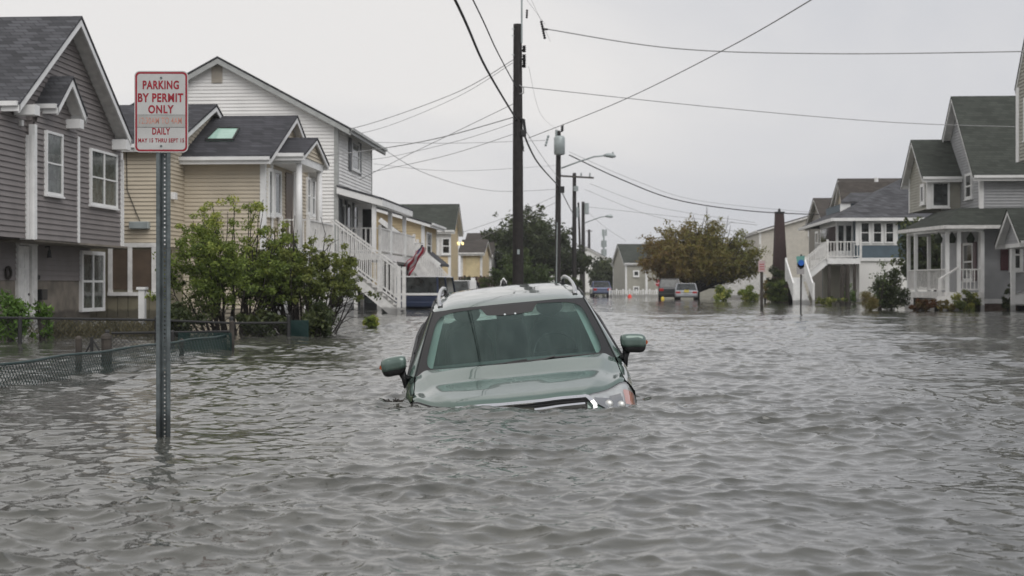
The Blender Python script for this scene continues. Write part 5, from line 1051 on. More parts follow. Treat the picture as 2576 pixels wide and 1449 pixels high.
# ------------------------------------------------------------------ parking sign on its punched steel post
def parking_sign():
    D = 8.45; S = F / D
    o = ray(411, 720); base = Vector((o[0] * D, o[1] * D, 0))
    L = lambda x, y, d=0: Vector(((x - 411) / S, -d, CAMZ + (HY - y) / S))
    post = thing('sign_post', 'galvanised u-channel post with punched holes standing in the flood at left', 'post', (0, 0, 0))
    m = MB(); zt = L(0, 384).z - .0; zb = -.7; x0, x1 = -.0425, .0425
    # hat section: two flanges, two side walls, web at the back; the web is punched every inch
    m.box((x0, -.004, zb), (x0 + .018, 0, zt)); m.box((x1 - .018, -.004, zb), (x1, 0, zt))
    m.prism([(x0 + .018, -.004, zb), (x0 + .026, .030, zb), (x0 + .029, .030, zb), (x0 + .021, -.004, zb)], (0, 0, zt - zb))
    m.prism([(x1 - .018, -.004, zb), (x1 - .026, .030, zb), (x1 - .029, .030, zb), (x1 - .021, -.004, zb)], (0, 0, zt - zb))
    m.box((x0 + .026, .030, zb), (-.0048, .034, zt)); m.box((.0048, .030, zb), (x1 - .026, .034, zt))
    z = zb; 
    while z < zt: m.box((-.0048, .0302, z), (.0048, .0338, min(zt, z + .0154))); z += .0254
    m.build('channel', metal, post)
    for zz in (.25,): pass
    post.location = base; post.rotation_euler = (R(.4), R(.1), TH)
    sg = thing('parking_sign', 'white metal permit parking sign with red border and red lettering', 'sign', (0, 0, 0))
    plate = mat('sign_white', (.50, .50, .49), .38, var=.07, vs=9, bump=.06, bs=18); red = mat('sign_red', (.30, .012, .025), .45, var=.15, vs=30); fade = mat('faded_orange', (.52, .24, .19), .6, var=.2, vs=60); strip = mat('sign_patch', (.38, .375, .36), .5, var=.08, vs=12)
    def rr(x0, y0, x1, y1, r, d, n=8):
        p = []
        for cx, cy, a0 in ((x1 - r, y0 + r, 90), (x0 + r, y0 + r, 180), (x0 + r, y1 - r, 270), (x1 - r, y1 - r, 0)):
            for i in range(n + 1):
                a = R(a0 + 90 * i / n if a0 != 90 else 0 + 90 * i / n)
                p.append((cx + r * math.cos(a), cy - r * math.sin(a)))
        # order the corners: start top right and go round
        q = []
        for k, (cx, cy, a0) in enumerate(((x1 - r, y0 + r, 0), (x0 + r, y0 + r, 90), (x0 + r, y1 - r, 180), (x1 - r, y1 - r, 270))):
            for i in range(n + 1): a = R(a0 + 90 * i / n); q.append(L(cx + r * math.cos(a), cy - r * math.sin(a), d))
        return q
    MB().prism(rr(339, 180, 474, 384, 13, .006), (0, -.0025, 0)).build('plate', plate, sg)
    a = rr(341.5, 182.5, 471.5, 381.5, 11, .0093); b = rr(346, 187, 467, 377, 8, .0093); n = len(a)
    MB().add(a + b, [(i, (i + 1) % n, (i + 1) % n + n, i + n) for i in range(n)]).build('border', red, sg)
    MB().add([L(346.3, 321, .0096), L(466.7, 321, .0096), L(466.7, 290, .0096), L(346.3, 290, .0096)], [(0, 1, 2, 3)]).build('patch', strip, sg)
    e = MB(); e.bar(L(346, 290, .0098), L(467, 290, .0098), .0012); e.bar(L(346, 321, .0098), L(467, 321, .0098), .0012); e.build('patch_edge', dark, sg)
    def text(s, x0, x1, yc, h, m_, bold, d=.0097, sp=1.0):
        c = bpy.data.curves.new('lettering', 'FONT'); c.body = s; c.offset = bold; c.space_character = sp; c.resolution_u = 6
        o_ = bpy.data.objects.new('tmp', c); COL.objects.link(o_); bpy.context.view_layer.update()
        me = bpy.data.meshes.new_from_object(o_.evaluated_get(bpy.context.evaluated_depsgraph_get())); bpy.data.objects.remove(o_)
        co = np.array([v.co[:] for v in me.vertices]); mn, mx_ = co.min(0), co.max(0)
        for v in me.vertices:
            fx = (v.co.x - mn[0]) / (mx_[0] - mn[0]); fy = (v.co.y - mn[1]) / (mx_[1] - mn[1])
            v.co = L(x0 + (x1 - x0) * fx, yc + h / 2 - h * fy, d)
        me.materials.clear(); me.materials.append(m_); q = bpy.data.objects.new('lettering', me); COL.objects.link(q); q.parent = sg
    text('PARKING', 360, 451, 215, 22, red, .034, sp=1.12); text('BY PERMIT', 348, 462, 247, 22, red, .034, sp=1.1); text('ONLY', 374, 438, 276, 21, red, .034, sp=1.15)
    text('12:30AM TO 4AM', 352, 458, 304.5, 16, fade, .004, .0103, sp=1.05); text('DAILY', 384, 429, 331, 17, red, .03, sp=1.1); text('MAY 15 THRU SEPT 15', 349, 464, 354, 10.5, red, .03, sp=1.15)
    for y in (197, 368):
        q = MB(); q.tube([L(406.5, y, .008), L(406.5, y, .014)], .0065, 6); q.build('bolt', metal, sg)
    sg.location = base; sg.rotation_euler = (R(.4), R(.1), TH)
parking_sign()
# ------------------------------------------------------------------ utility poles
def pole_base(label, x, Y, z, r, lean=0):
    p = PY(x, 720, Y); t = thing('utility_pole', label, 'utility pole', (p.x, Y, 0), 'utility poles along the left kerb')
    MB().tube([(p.x + lean, Y, -.75), (p.x + lean * .5, Y, z * .5), (p.x, Y, z)], [r * 1.15, r * 1.05, r * .85], 14).build('pole', wood, t, smooth=False); return t, p.x
def insul(t, x, y, z, h=.3, r=.06, m=None, name='insulator'):
    q = MB(); n = 7; q.tube([(x, y, z + h * i / n) for i in range(n + 1)], [r * (1 if i % 2 else .5) for i in range(n + 1)], 8); q.build(name, m or black, t, smooth=False)
def lamp(t, x, Y, z, ex, ez, s=1.0):
    q = MB(); q.tube([(x, Y, z), (x + (ex - x) * .35, Y, z + (ez - z) * .55), (x + (ex - x) * .62, Y, z + (ez - z) * .92), (ex - .5 * s, Y, ez)], .045 * s, 8); q.build('lamp_arm', grey_m, t, smooth=True)
    q = MB(); q.tube([(ex - .62 * s, Y, ez), (ex - .45 * s, Y, ez + .02), (ex - .1 * s, Y, ez - .02), (ex + .08 * s, Y, ez - .06)], [.06 * s, .12 * s, .14 * s, .04 * s], 12); q.build('lamp_head', grey_m, t, smooth=True)
    q = MB(); q.tube([(ex - .1 * s, Y, ez + .08), (ex - .1 * s, Y, ez + .2)], .05 * s, 8); q.build('photocell', grey_m, t)
Y1 = 44.0
t, x1 = pole_base('nearest and tallest dark wooden utility pole directly behind the drowned car', 1302, Y1, PY(1300, 61, Y1).z, .155, .02)
zz = lambda y, Y=Y1: PY(1300, y, Y).z; xx = lambda x, Y=Y1: PY(x, 720, Y).x
MB().tube([(xx(1313), Y1 - .1, zz(110)), (xx(1313), Y1 - .1, zz(-120))], .028, 8).build('riser_pipe', grey_m, t)
for y in (155, 133, 172): 
    insul(t, xx(1319), Y1 - .1, zz(y), .2, .07); MB().bar((xx(1308), Y1 - .1, zz(y) + .05), (xx(1319), Y1 - .1, zz(y) + .06), .03).build('bracket', black, t)
q = MB(); q.tube([(xx(1308), Y1 - .1, zz(300)), (xx(1318), Y1 - .15, zz(303)), (xx(1322), Y1 - .15, zz(335)), (xx(1310), Y1 - .1, zz(345))], .05, 6); q.build('bracket', black, t)
q = MB(); q.box((xx(1310), Y1 - .2, zz(345)), (xx(1324), Y1, zz(328))); q.build('splice_box', black, t, bevel=.03)
for y in (345, 352): q = MB(); q.tube([(xx(1314), Y1 - .1, zz(y)), (xx(1316), Y1 - .1, zz(y + 22)), (xx(1318), Y1 - .1, zz(y + 30))], .018, 5); q.build('tail_wire', wire_m, t)
q = MB(); q.tube([(xx(1307) + .0, Y1 - .15, zz(216)), (xx(1318), Y1 - .15, zz(222)), (xx(1318), Y1 - .15, zz(236)), (xx(1308), Y1 - .15, zz(238))], .018, 6); q.build('drip_loop', wire_g, t)
for y in (75, 92, 140): q = MB(); q.bar((xx(1288), Y1 - .16, zz(y)), (xx(1295), Y1 - .16, zz(y)), .02); q.build('step_bolt', grey_m, t)
q = MB(); q.box((xx(1302), Y1 - .19, zz(640)), (xx(1308), Y1 - .17, zz(628))); q.build('pole_tag', grey_m, t)
Y2 = 83.0
t, x2 = pole_base('second utility pole carrying a grey transformer can and a street lamp', 1405, Y2, PY(1300, 330, Y2).z, .16, -.05)
zz = lambda y, Y=Y2: PY(1300, y, Y).z; xx = lambda x, Y=Y2: PY(x, 720, Y).x
q = MB(); q.tube([(xx(1408), Y2 - .45, zz(392)), (xx(1408), Y2 - .45, zz(390)), (xx(1408), Y2 - .45, zz(350)), (xx(1408), Y2 - .45, zz(345))], [.25, .32, .32, .24], 16); q.build('transformer', grey_m, t, smooth=True)
for x, y in ((1400, 345), (1414, 335)): insul(t, xx(x), Y2 - .45, zz(y), .35, .08, grey_m if x < 1410 else black)
insul(t, xx(1416), Y2, zz(330), .35, .06)
q = MB(); q.bar((xx(1394), Y2 - .4, zz(352)), (xx(1420), Y2 - .4, zz(352)), .06); q.build('cross_arm', grey_m, t)
lamp(t, xx(1412), Y2 - .1, zz(424), xx(1546), zz(393))
q = MB(); q.box((xx(1408), Y2 - .3, zz(486)), (xx(1420), Y2, zz(470))); q.build('splice_box', black, t)
MB().bar((xx(1399), Y2 - .15, -.7), (xx(1402), Y2 - .15, zz(560)), .05).build('riser_pipe', grey_m, t)
Y3 = 115.0
t, x3 = pole_base('third utility pole with a single wide cross arm', 1445, Y3, PY(1300, 436, Y3).z, .17, -.02)
zz = lambda y, Y=Y3: PY(1300, y, Y).z; xx = lambda x, Y=Y3: PY(x, 720, Y).x
q = MB(); q.bar((xx(1403), Y3 - .2, zz(443)), (xx(1494), Y3 - .2, zz(449)), .12, .14); q.build('cross_arm', wood2, t)
for x in (1462, 1484, 1410): insul(t, xx(x), Y3 - .2, zz(446), .3, .08, grey_m)
q = MB(); q.tube([(xx(1449), Y3 - .4, zz(482)), (xx(1449), Y3 - .4, zz(470))], .2, 12); q.build('capacitor', grey_m, t)
Y4 = 155.0
t, x4 = pole_base('fourth utility pole with a second smaller street lamp', 1467, Y4, PY(1300, 508, Y4).z, .2)
zz = lambda y, Y=Y4: PY(1300, y, Y).z; xx = lambda x, Y=Y4: PY(x, 720, Y).x
q = MB(); q.tube([(xx(1476), Y4 - .3, zz(540)), (xx(1476), Y4 - .3, zz(512))], .24, 12); q.build('transformer', grey_m, t)
lamp(t, xx(1470), Y4 - .1, zz(562), xx(1540), zz(545), 1.2)
Y5 = 135.0
t, x5 = pole_base('slim leaning utility pole with a small transformer between the third and fourth poles', 1455, Y5, PY(1300, 510, Y5).z, .1, .3)
q = MB(); q.tube([(x5 - .2, Y5 - .3, PY(0, 552, Y5).z), (x5 - .2, Y5 - .3, PY(0, 527, Y5).z)], .24, 12); q.build('transformer', grey_m, t)
Y6 = 229.0
t, x6 = pole_base('farthest thin utility pole at the end of the row', 1482, Y6, PY(1300, 578, Y6).z, .22)
MB().bar((x6 - .5, Y6 - .2, PY(0, 585, Y6).z), (x6 + .5, Y6 - .2, PY(0, 585, Y6).z), .12).build('cross_arm', wood2, t)
# ------------------------------------------------------------------ wires
def wire(label, pts, r, m=None, sag=0):
    P = [Vector(p) for p in pts]
    if len(P) == 2:
        a, b = P; P = [a.lerp(b, i / 24) - Vector((0, 0, sag * 4 * (i / 24) * (1 - i / 24))) for i in range(25)]
    else:   # smooth through the given points
        Q = []; n = len(P)
        for i in range(n - 1):
            p0, p1, p2, p3 = P[max(0, i - 1)], P[i], P[i + 1], P[min(n - 1, i + 2)]
            for k in range(10):
                s = k / 10; Q.append(.5 * ((2 * p1) + (p2 - p0) * s + (2 * p0 - 5 * p1 + 4 * p2 - p3) * s * s + (3 * p1 - p0 - 3 * p2 + p3) * s ** 3))
        P = Q + [P[-1]]
    tag(MB().tube(P, r, 5).build('utility_wire', m or wire_m, None, loc=P[0]), label, 'wire', 'overhead wires')
A = lambda x, y, Y: PY(x, y, Y)
wire('thick black cable running from overhead down to the nearest pole, steepest and darkest', [(-2.75, -8, 6.5), (-2.78, 8, 6.15), A(1134, -22, 24.5), A(1222, 170, 33), A(1300, 302, Y1)], .028)
wire('thinner black wire meeting the nearest pole above the thick black cable', [(-2.95, -8, 7.2), (-2.92, 8, 6.75), A(1180, -20, 28), A(1250, 128, 35), A(1300, 222, Y1)], .016)
wire('black cable sagging from the nearest pole to the second pole', [A(1310, 318, Y1), A(1352, 408, 59), A(1405, 468, Y2)], .035)
wire('thin wire beside the sagging cable between first and second poles', [A(1318, 322, Y1), A(1368, 400, 62), A(1408, 452, Y2)], 0.0101, wire_g)
wire('twisted cable starting at the hanging insulator string and crossing the sky to the right', [A(1375, 73, 42), A(1700, 122, 42), A(2100, 135, 42), A(2600, 129, 42)], 0.0173, wire_g)
wire('wire leaving the nearest pole at its ring and sagging to the steep roofed house', [A(1312, 218, Y1), A(1800, 270, 48), A(2250, 308, 52), A(2640, 321, 54)], 0.0130, wire_g)
wire('straight wire climbing from the nearest pole to the top right sky', [A(1330, 347, Y1), A(1560, 255, 36), A(1835, 118, 28), A(2060, -12, 22)], 0.0108, wire_g)
wire('upper service wire from the nearest pole to the large white house', [A(1292, 150, Y1), A(1150, 232, 48), A(935, 310, 53), A(800, 340, 55)], 0.0130, wire_g)
wire('service wire just below the upper one, to the large white house', [A(1290, 158, Y1), A(1150, 244, 48), A(960, 322, 53), A(810, 352, 55)], 0.0086, wire_g)
wire('lower service cable from the nearest pole towards the tan house porch', [A(1291, 295, Y1), A(1100, 348, 46), A(930, 378, 48), A(806, 392, 48)], 0.0158, wire_g)
wire('thin service wire under the lower cable by the large white house', [A(1291, 310, Y1), A(1150, 355, 48), A(960, 398, 52), A(850, 402, 53)], 0.0086, wire_g)
wire('level thin wire passing behind the nearest pole to a small hanging insulator', [A(1372, 353, 60), A(1150, 360, 58), A(940, 358, 56)], 0.0101, wire_g)
wire('faint level wire across the pale sky left of the nearest pole', [A(940, 412, 60), A(1150, 430, 66), A(1400, 416, Y2)], 0.0094, wire_g)
wire('faint deeply sagging wire left of the second pole', [A(960, 372, 56), A(1080, 440, 62), A(1240, 480, 72), A(1402, 476, Y2)], 0.0122, wire_g)
wire('thick cable sagging from the second pole towards the dark tapered tower', [A(1432, 390, Y2), A(1560, 450, 88), A(1700, 502, 92), A(1880, 530, 96), A(2060, 540, 98)], .035)
wire('thin wire above the thick sagging cable right of the second pole', [A(1432, 382, Y2), A(1600, 455, 88), A(1760, 505, 92), A(2060, 536, 98)], 0.0115, wire_g)
wire('wire from the third pole cross arm sagging right behind the autumn tree', [A(1484, 462, Y3), A(1650, 520, 112), A(1900, 560, 110)], 0.0144, wire_g)
wire('lower wire from the third pole cross arm sagging right', [A(1470, 476, Y3), A(1650, 545, 112), A(1900, 590, 110)], 0.0144, wire_g)
wire('cable linking the second pole to the third pole', [A(1412, 480, Y2), A(1432, 520, 98), A(1446, 545, Y3)], .03)
wire('slack thin wire from the nearest pole down to the rail of the white deck', [A(1290, 262, Y1), A(1150, 330, 48), A(1010, 398, 52), A(905, 452, 54)], .011, wire_g)
wire('thin wire from the second pole dipping towards the yellow house roof', [A(1400, 492, Y2), A(1290, 540, 82), A(1165, 584, 82)], .013, wire_g)
wire('second thin wire from the second pole to the roof of the yellow garage wing', [A(1400, 508, Y2), A(1310, 552, 88), A(1200, 604, 96)], .013, wire_g)
wire('thin wire below the level wire, reaching the corner of the white house', [A(1290, 338, Y1), A(1120, 392, 48), A(938, 432, 55)], .010, wire_g)
wire('long faint wire high over the autumn tree from the fourth pole lamp', [A(1475, 520, Y4), A(1700, 545, 140), A(1905, 566, 125)], .02, wire_g)
wire('faint wire from the fourth pole sagging to the far grey house', [A(1475, 530, Y4), A(1520, 570, 150), A(1575, 606, 137)], .018, wire_g)
for i, (xa, ya, xb, yb) in enumerate(((1322, -5, 1372, 62), (1335, -5, 1385, 105))):
    wire(('left' if i == 0 else 'right') + ' faint line dropping from the top edge to the hanging insulator string', [A(xa, ya, 40), A(xb, yb, 42)], 0.0043, wire_g)
wire('faint thin line slanting from the second pole insulator up to the nearest pole', [A(1330, 168, Y1), A(1362, 290, 62), A(1412, 332, Y2)], 0.0050, wire_g)
t = thing('insulator_string', 'dark hanging insulator string at the start of the twisted cable', 'insulator', A(1368, 75, 42))
q = MB(); a, b = A(1361, 52, 42), A(1371, 98, 42); n = 16; q.tube([a.lerp(b, i / n) for i in range(n + 1)], [.05 if i % 2 else .022 for i in range(n + 1)], 7); q.build('disc_stack', black, t)
q = MB(); q.tube([A(1366, 73, 42), A(1378, 74, 42)], .03, 6); q.build('clamp', black, t)
t = thing('insulator', 'small dark insulator hanging beside the top of the nearest pole', 'insulator', A(1325, 35, 43)); q = MB(); a, b = A(1326, 24, 43), A(1325, 46, 43); q.tube([a.lerp(b, i / 8) for i in range(9)], [.04 if i % 2 else .022 for i in range(9)], 7); q.build('disc_stack', black, t)
t = thing('insulator', 'small slanted insulator on the level wire before the transformer', 'insulator', A(1376, 355, 60)); q = MB(); a, b = A(1380, 340, 60), A(1372, 368, 60); q.tube([a.lerp(b, i / 8) for i in range(9)], [.06 if i % 2 else .035 for i in range(9)], 7); q.build('disc_stack', grey_m, t)
# ------------------------------------------------------------------ road signs
def octo(r, n=8, a0=22.5): return [(r * math.cos(R(a0 + 360 / n * i)), r * math.sin(R(a0 + 360 / n * i))) for i in range(n)]
p = PY(1657, 712, 128); t = thing('stop_sign', 'small red stop sign at the far end by the white fence', 'sign', (p.x, 128, 0))
MB().prism([(p.x + a, 128, p.z + b) for a, b in octo(.36)], (0, .02, 0)).build('plate', mat('stop_white', (.7, .7, .7), .4), t)
MB().prism([(p.x + a, 127.985, p.z + b) for a, b in octo(.33)], (0, .01, 0)).build('red_face', mat('stop_red', (.42, .02, .03), .4), t)
MB().bar((p.x, 128.05, -.7), (p.x, 128.05, p.z + .2), .06).build('post', metal, t)
def stopword():
    c = bpy.data.curves.new('w', 'FONT'); c.body = 'STOP'; c.size = .26; c.align_x = 'CENTER'; c.offset = .008
    o = bpy.data.objects.new('tmp', c); COL.objects.link(o); bpy.context.view_layer.update()
    me = bpy.data.meshes.new_from_object(o.evaluated_get(bpy.context.evaluated_depsgraph_get())); bpy.data.objects.remove(o)
    for v in me.vertices: v.co = Vector((v.co.x, -.02, v.co.y + p.z - .09))
    me.materials.clear(); me.materials.append(MATS['stop_white']); q = bpy.data.objects.new('lettering', me); COL.objects.link(q); q.parent = t
stopword()
Y = 46.0; p = PY(2014, 720, Y); Z = lambda y: PY(2014, y, Y).z
t = thing('bus_sign', 'roadside sign with teal top and blue disc on a dark pole in the water', 'sign', (p.x, Y, 0))
MB().tube([(p.x, Y, -.7), (p.x + .02, Y, Z(640))], .028, 8).build('post', rail_dk, t)
MB().box((p.x - .13, Y - .045, Z(690)), (p.x + .11, Y - .03, Z(662))).build('plate', mat('sign_grey', (.30, .29, .29), .5), t)
MB().prism([(p.x - .15, Y - .045, Z(645)), (p.x + .13, Y - .045, Z(643)), (p.x + .10, Y - .045, Z(672)), (p.x, Y - .045, Z(678)), (p.x - .1, Y - .045, Z(670))], (0, .01, 0)).build('teal_panel', mat('teal', (.12, .30, .27), .5), t)
MB().tube([(p.x + .01, Y - .06, Z(661)), (p.x + .01, Y - .047, Z(661))], .095, 20).build('blue_disc', mat('sign_blue', (.01, .10, .42), .4), t)
Y = 58.5; p = PY(1916, 720, Y); Z = lambda y: PY(1916, y, Y).z
t = thing('road_sign', 'faded pinkish sign plate on a brown post left of the hedge', 'sign', (p.x, Y, 0))
MB().bar((p.x, Y, -.7), (p.x, Y, Z(660)), .11).build('post', wood2, t)
MB().box((p.x - .14, Y - .08, Z(684)), (p.x + .14, Y - .06, Z(656))).build('plate', mat('pink_plate', (.48, .36, .36), .5, var=.15), t)
for y in (664, 670, 676): MB().box((p.x - .09, Y - .084, Z(y + 2)), (p.x + .09, Y - .081, Z(y))).build('red_line', mat('stop_red', (.4, .02, .03)), t)
# ------------------------------------------------------------------ fences on the left
def chain(mb, p, q, z0, z1, pitch, r):
    p, q = Vector(p), Vector(q); d = Vector((q.x - p.x, q.y - p.y, 0)); L = d.length; d.normalize(); H = z1 - z0; n = int(L / pitch)
    for i in range(-int(H / pitch) - 1, n + 1):
        for s in (1, -1):
            a0 = i * pitch if s == 1 else i * pitch + H; pa, za, pb, zb = a0, z0, a0 + s * H, z1
            def cl(u, w, u2, w2):
                if u < 0: w += (0 - u) * (w2 - w) / (u2 - u); u = 0
                if u > L: w += (L - u) * (w2 - w) / (u2 - u); u = L
                return u, w
            if max(pa, pb) < 0 or min(pa, pb) > L: continue
            (u0, w0), (u1, w1) = cl(pa, za, pb, zb), cl(pb, zb, pa, za)
            if abs(u1 - u0) < 1e-3: continue
            b0 = Vector((p.x, p.y, 0)) + d * u0; b1 = Vector((p.x, p.y, 0)) + d * u1; b0.z, b1.z = w0, w1
            mb.tube([b0, b1], r, 3, cap=False)
def post(t, x, Yp, y_top, y_bot=None, r=.035, m=None, cap=True):
    p = PY(x, y_top, Yp); q = MB(); q.tube([(p.x, Yp, -.7), (p.x, Yp, p.z)], r, 10)
    if cap: q.tube([(p.x, Yp, p.z), (p.x, Yp, p.z + r * .6), (p.x, Yp, p.z + r * 1.1)], [r * 1.15, r, r * .3], 10)
    q.build('post', m or rail_dk, t)
t = thing('fence', 'green vinyl chain link fence nearly drowned, running along the kerb past the sign post', 'fence', (-5.3, 15, 0))
XF = -5.3; q = MB(); tp = []
for i in range(29):
    y = 11.0 + 8.6 * i / 28; tp.append(Vector((XF + .012 * math.sin(i * 1.3), y, .215 + .007 * math.sin(i * .9))))
chain(q, (XF, 11.0, 0), (XF, 19.6, 0), -.12, .205, .066, .0038); q.build('mesh_panel', green_w, t)
MB().tube(tp, .013, 6).build('top_rail', green_w, t)
for x, Yp, yt, r in ((198, 15.05, 854, .036), (268, 15.5, 852, .058), (457, 17.9, 858, .03)): post(t, x, Yp, yt, r=r, m=wood2)
q = MB(); pts = [A(x, y, 15.4) for x, y in ((214, 890), (226, 868), (231, 852), (240, 866), (250, 882))]; q.tube(pts, .012, 5); q.tube([A(231, 848, 15.4), A(231, 892, 15.4)], .02, 6); q.build('gate_latch', rail_dk, t)
t = thing('fence', 'chain link fence section with green mesh closing off the yard behind the sign post', 'fence', (-6, 19.6, 0))
a, b = A(281, 838, 19.6), A(583, 834, 19.6); MB().tube([a, b], .018, 6).build('top_rail', rail_dk, t)
q = MB(); chain(q, a, b, -.1, .27, .06, .003); q.build('mesh_panel', rail_dk, t)
q = MB(); c_ = A(448, 838, 19.55); chain(q, c_, A(583, 838, 19.55), -.1, .25, .022, .0042); q.build('green_screen', green_m, t)
for x, yt in ((270, 835), (434, 836), (584, 812)): post(t, x, 19.6, yt, r=.03, m=wood2 if x > 500 else rail_dk)
t = thing('fence', 'taller dark chain link fence across the front of the taupe house yard', 'fence', (-8, 23, 0))
def fc(x): return 21.8 + 2.6 * (x - 50) / 675
pts = [A(-180, 797, fc(-180)), A(50, 800, fc(50)), A(394, 805, fc(394)), A(582, 813, fc(582)), A(726, 812, fc(726))]; MB().tube(pts, .02, 6).build('top_rail', rail_dk, t)
q = MB()
for u, v in zip(pts, pts[1:]): chain(q, u, v, -.1, min(u.z, v.z), .075, .0028)
q.build('mesh_panel', rail_dk, t)
for x in (50, 394, 582, 726): post(t, x, fc(x), 797 if x > 700 else 801, r=.035)
g = MB(); a, b = A(731, 806, 24.5), A(775, 808, 24.5); chain(g, a, b, -.2, a.z, .022, .005); g.box((a.x, 24.52, -.3), (b.x, 24.55, a.z)); g.build('green_panel', green_m, t)
p = A(358, 722, 27); MB().box((p.x - .06, 26.94, -.7), (p.x + .06, 27.06, p.z - .05)).build('fence_post', white, None, loc=(p.x, 27, 0))
o = bpy.data.objects['fence_post']; tag(o, 'single white square fence post with cap in the yard of the tan house', 'post')
q = MB().box((p.x - .09, 26.91, p.z - .05), (p.x + .09, 27.09, p.z)); q = q.build('cap', white, None, loc=(p.x, 27, 0)); q.parent = o; q.location = (0, 0, 0)
for x, w_ in ((1190, 'broad'), (1267, 'pointed')):
    p = A(x, 706, 48); o = tag(MB().box((p.x - .1, 47.9, -.7), (p.x + .1, 48.1, p.z)).build('bollard', white, None, loc=(p.x, 48, 0)), w_ + ' white post top showing above the roof of the drowned car', 'post')
    q = MB(); q.tube([(p.x, 48, p.z), (p.x, 48, p.z + .1)], [.1, .02 if x > 1200 else .09], 4); q = q.build('cap', white, None, loc=(p.x, 48, 0)); q.parent = o; q.location = (0, 0, 0)
# ------------------------------------------------------------------ trees and shrubs
G1 = 'big shrubs in the left yard'
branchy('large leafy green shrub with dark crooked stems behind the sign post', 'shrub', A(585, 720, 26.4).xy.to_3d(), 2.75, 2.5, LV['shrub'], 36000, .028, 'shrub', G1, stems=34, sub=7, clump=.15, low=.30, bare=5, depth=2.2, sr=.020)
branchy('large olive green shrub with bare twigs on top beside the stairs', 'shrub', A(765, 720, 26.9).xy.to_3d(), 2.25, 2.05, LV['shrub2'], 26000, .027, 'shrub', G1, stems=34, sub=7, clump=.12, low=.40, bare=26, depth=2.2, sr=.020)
shrub('low green shrub at the foot of the sign post behind the fence', 'shrub', A(470, 720, 25.4).xy.to_3d(), 1.0, .75, LV['dark'], 2600, .04)
shrub('leafy bush hanging over the end post of the dark fence', 'shrub', A(800, 720, 24.9).xy.to_3d(), .62, .62, LV['dark'], 2000, .04)
shrub('bushy low plant between the two big shrubs behind the dark fence', 'shrub', A(655, 720, 25.2).xy.to_3d(), 1.1, .45, LV['dark'], 1800, .04)
shrub('small dark green plant alone in the water before the stairs', 'plant', A(937, 720, 30.6).xy.to_3d(), .42, .26, LV['shrub'], 700, .045, name='plant')
shrub('tall bright green weed in front of the white door at the left edge', 'plant', A(22, 720, 22.6).xy.to_3d(), .62, .78, LV['weed'], 1500, .055, name='plant', aspect=.3)
shrub('thin bright green weed right of the white door', 'plant', A(104, 720, 23.0).xy.to_3d(), .34, .72, LV['weed'], 420, .055, name='plant', aspect=.3)
C = np.stack([RNG.uniform(-7.6, -3.6, 130) * 1.0 - 0, 24.6 + RNG.uniform(0, 2.2, 130), RNG.uniform(-.05, .16, 130)], 1); C[:, 0] = RNG.uniform(A(110, 0, 25.5).x, A(430, 0, 25.5).x, 130)
tag(leaves('weeds', LV['drab'], C, np.full(130, .2), None, .05, 6500, .22, up=.6), 'drab tangled weeds behind the dark chain link fence', kind='stuff')
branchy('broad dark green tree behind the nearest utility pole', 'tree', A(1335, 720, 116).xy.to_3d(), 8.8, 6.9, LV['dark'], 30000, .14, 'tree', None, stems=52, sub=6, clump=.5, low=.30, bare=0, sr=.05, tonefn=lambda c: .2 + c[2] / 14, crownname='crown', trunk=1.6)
branchy('smaller bright green tree in front of the broad dark tree', 'tree', A(1310, 720, 88).xy.to_3d(), 3.9, 3.1, LV['mid'], 7000, .10, 'tree', None, stems=18, sub=5, clump=.34, low=.12, bare=2, sr=.03, crownname='crown', trunk=.5)
branchy('wide autumn tree turning brown and olive above the parked cars', 'tree', A(1756, 720, 102).xy.to_3d(), 9.2, 5.7, LV['autumn'], 42000, .095, 'tree', None, stems=90, sub=8, clump=.40, low=.16, bare=8, depth=8, sr=.035, tonefn=lambda c: .5 + c[0] / 9.5 + c[2] * .05 - .15, crownname='crown', trunk=.7, lean=.5)
tree('dark green tree beyond the far blue parked car', 'tree', A(1517, 720, 158).xy.to_3d(), 4.0, 1.7, 2.1, LV['dark'], 26, 5000, .17, 1.0, .15, cr=.28)
tree('dark tree seen through the posts of the right-hand porch', 'tree', A(2345, 720, 70).xy.to_3d(), 4.2, 1.7, 1.9, LV['dark'], 26, 6000, .12, 1.0, .12, cr=.28)
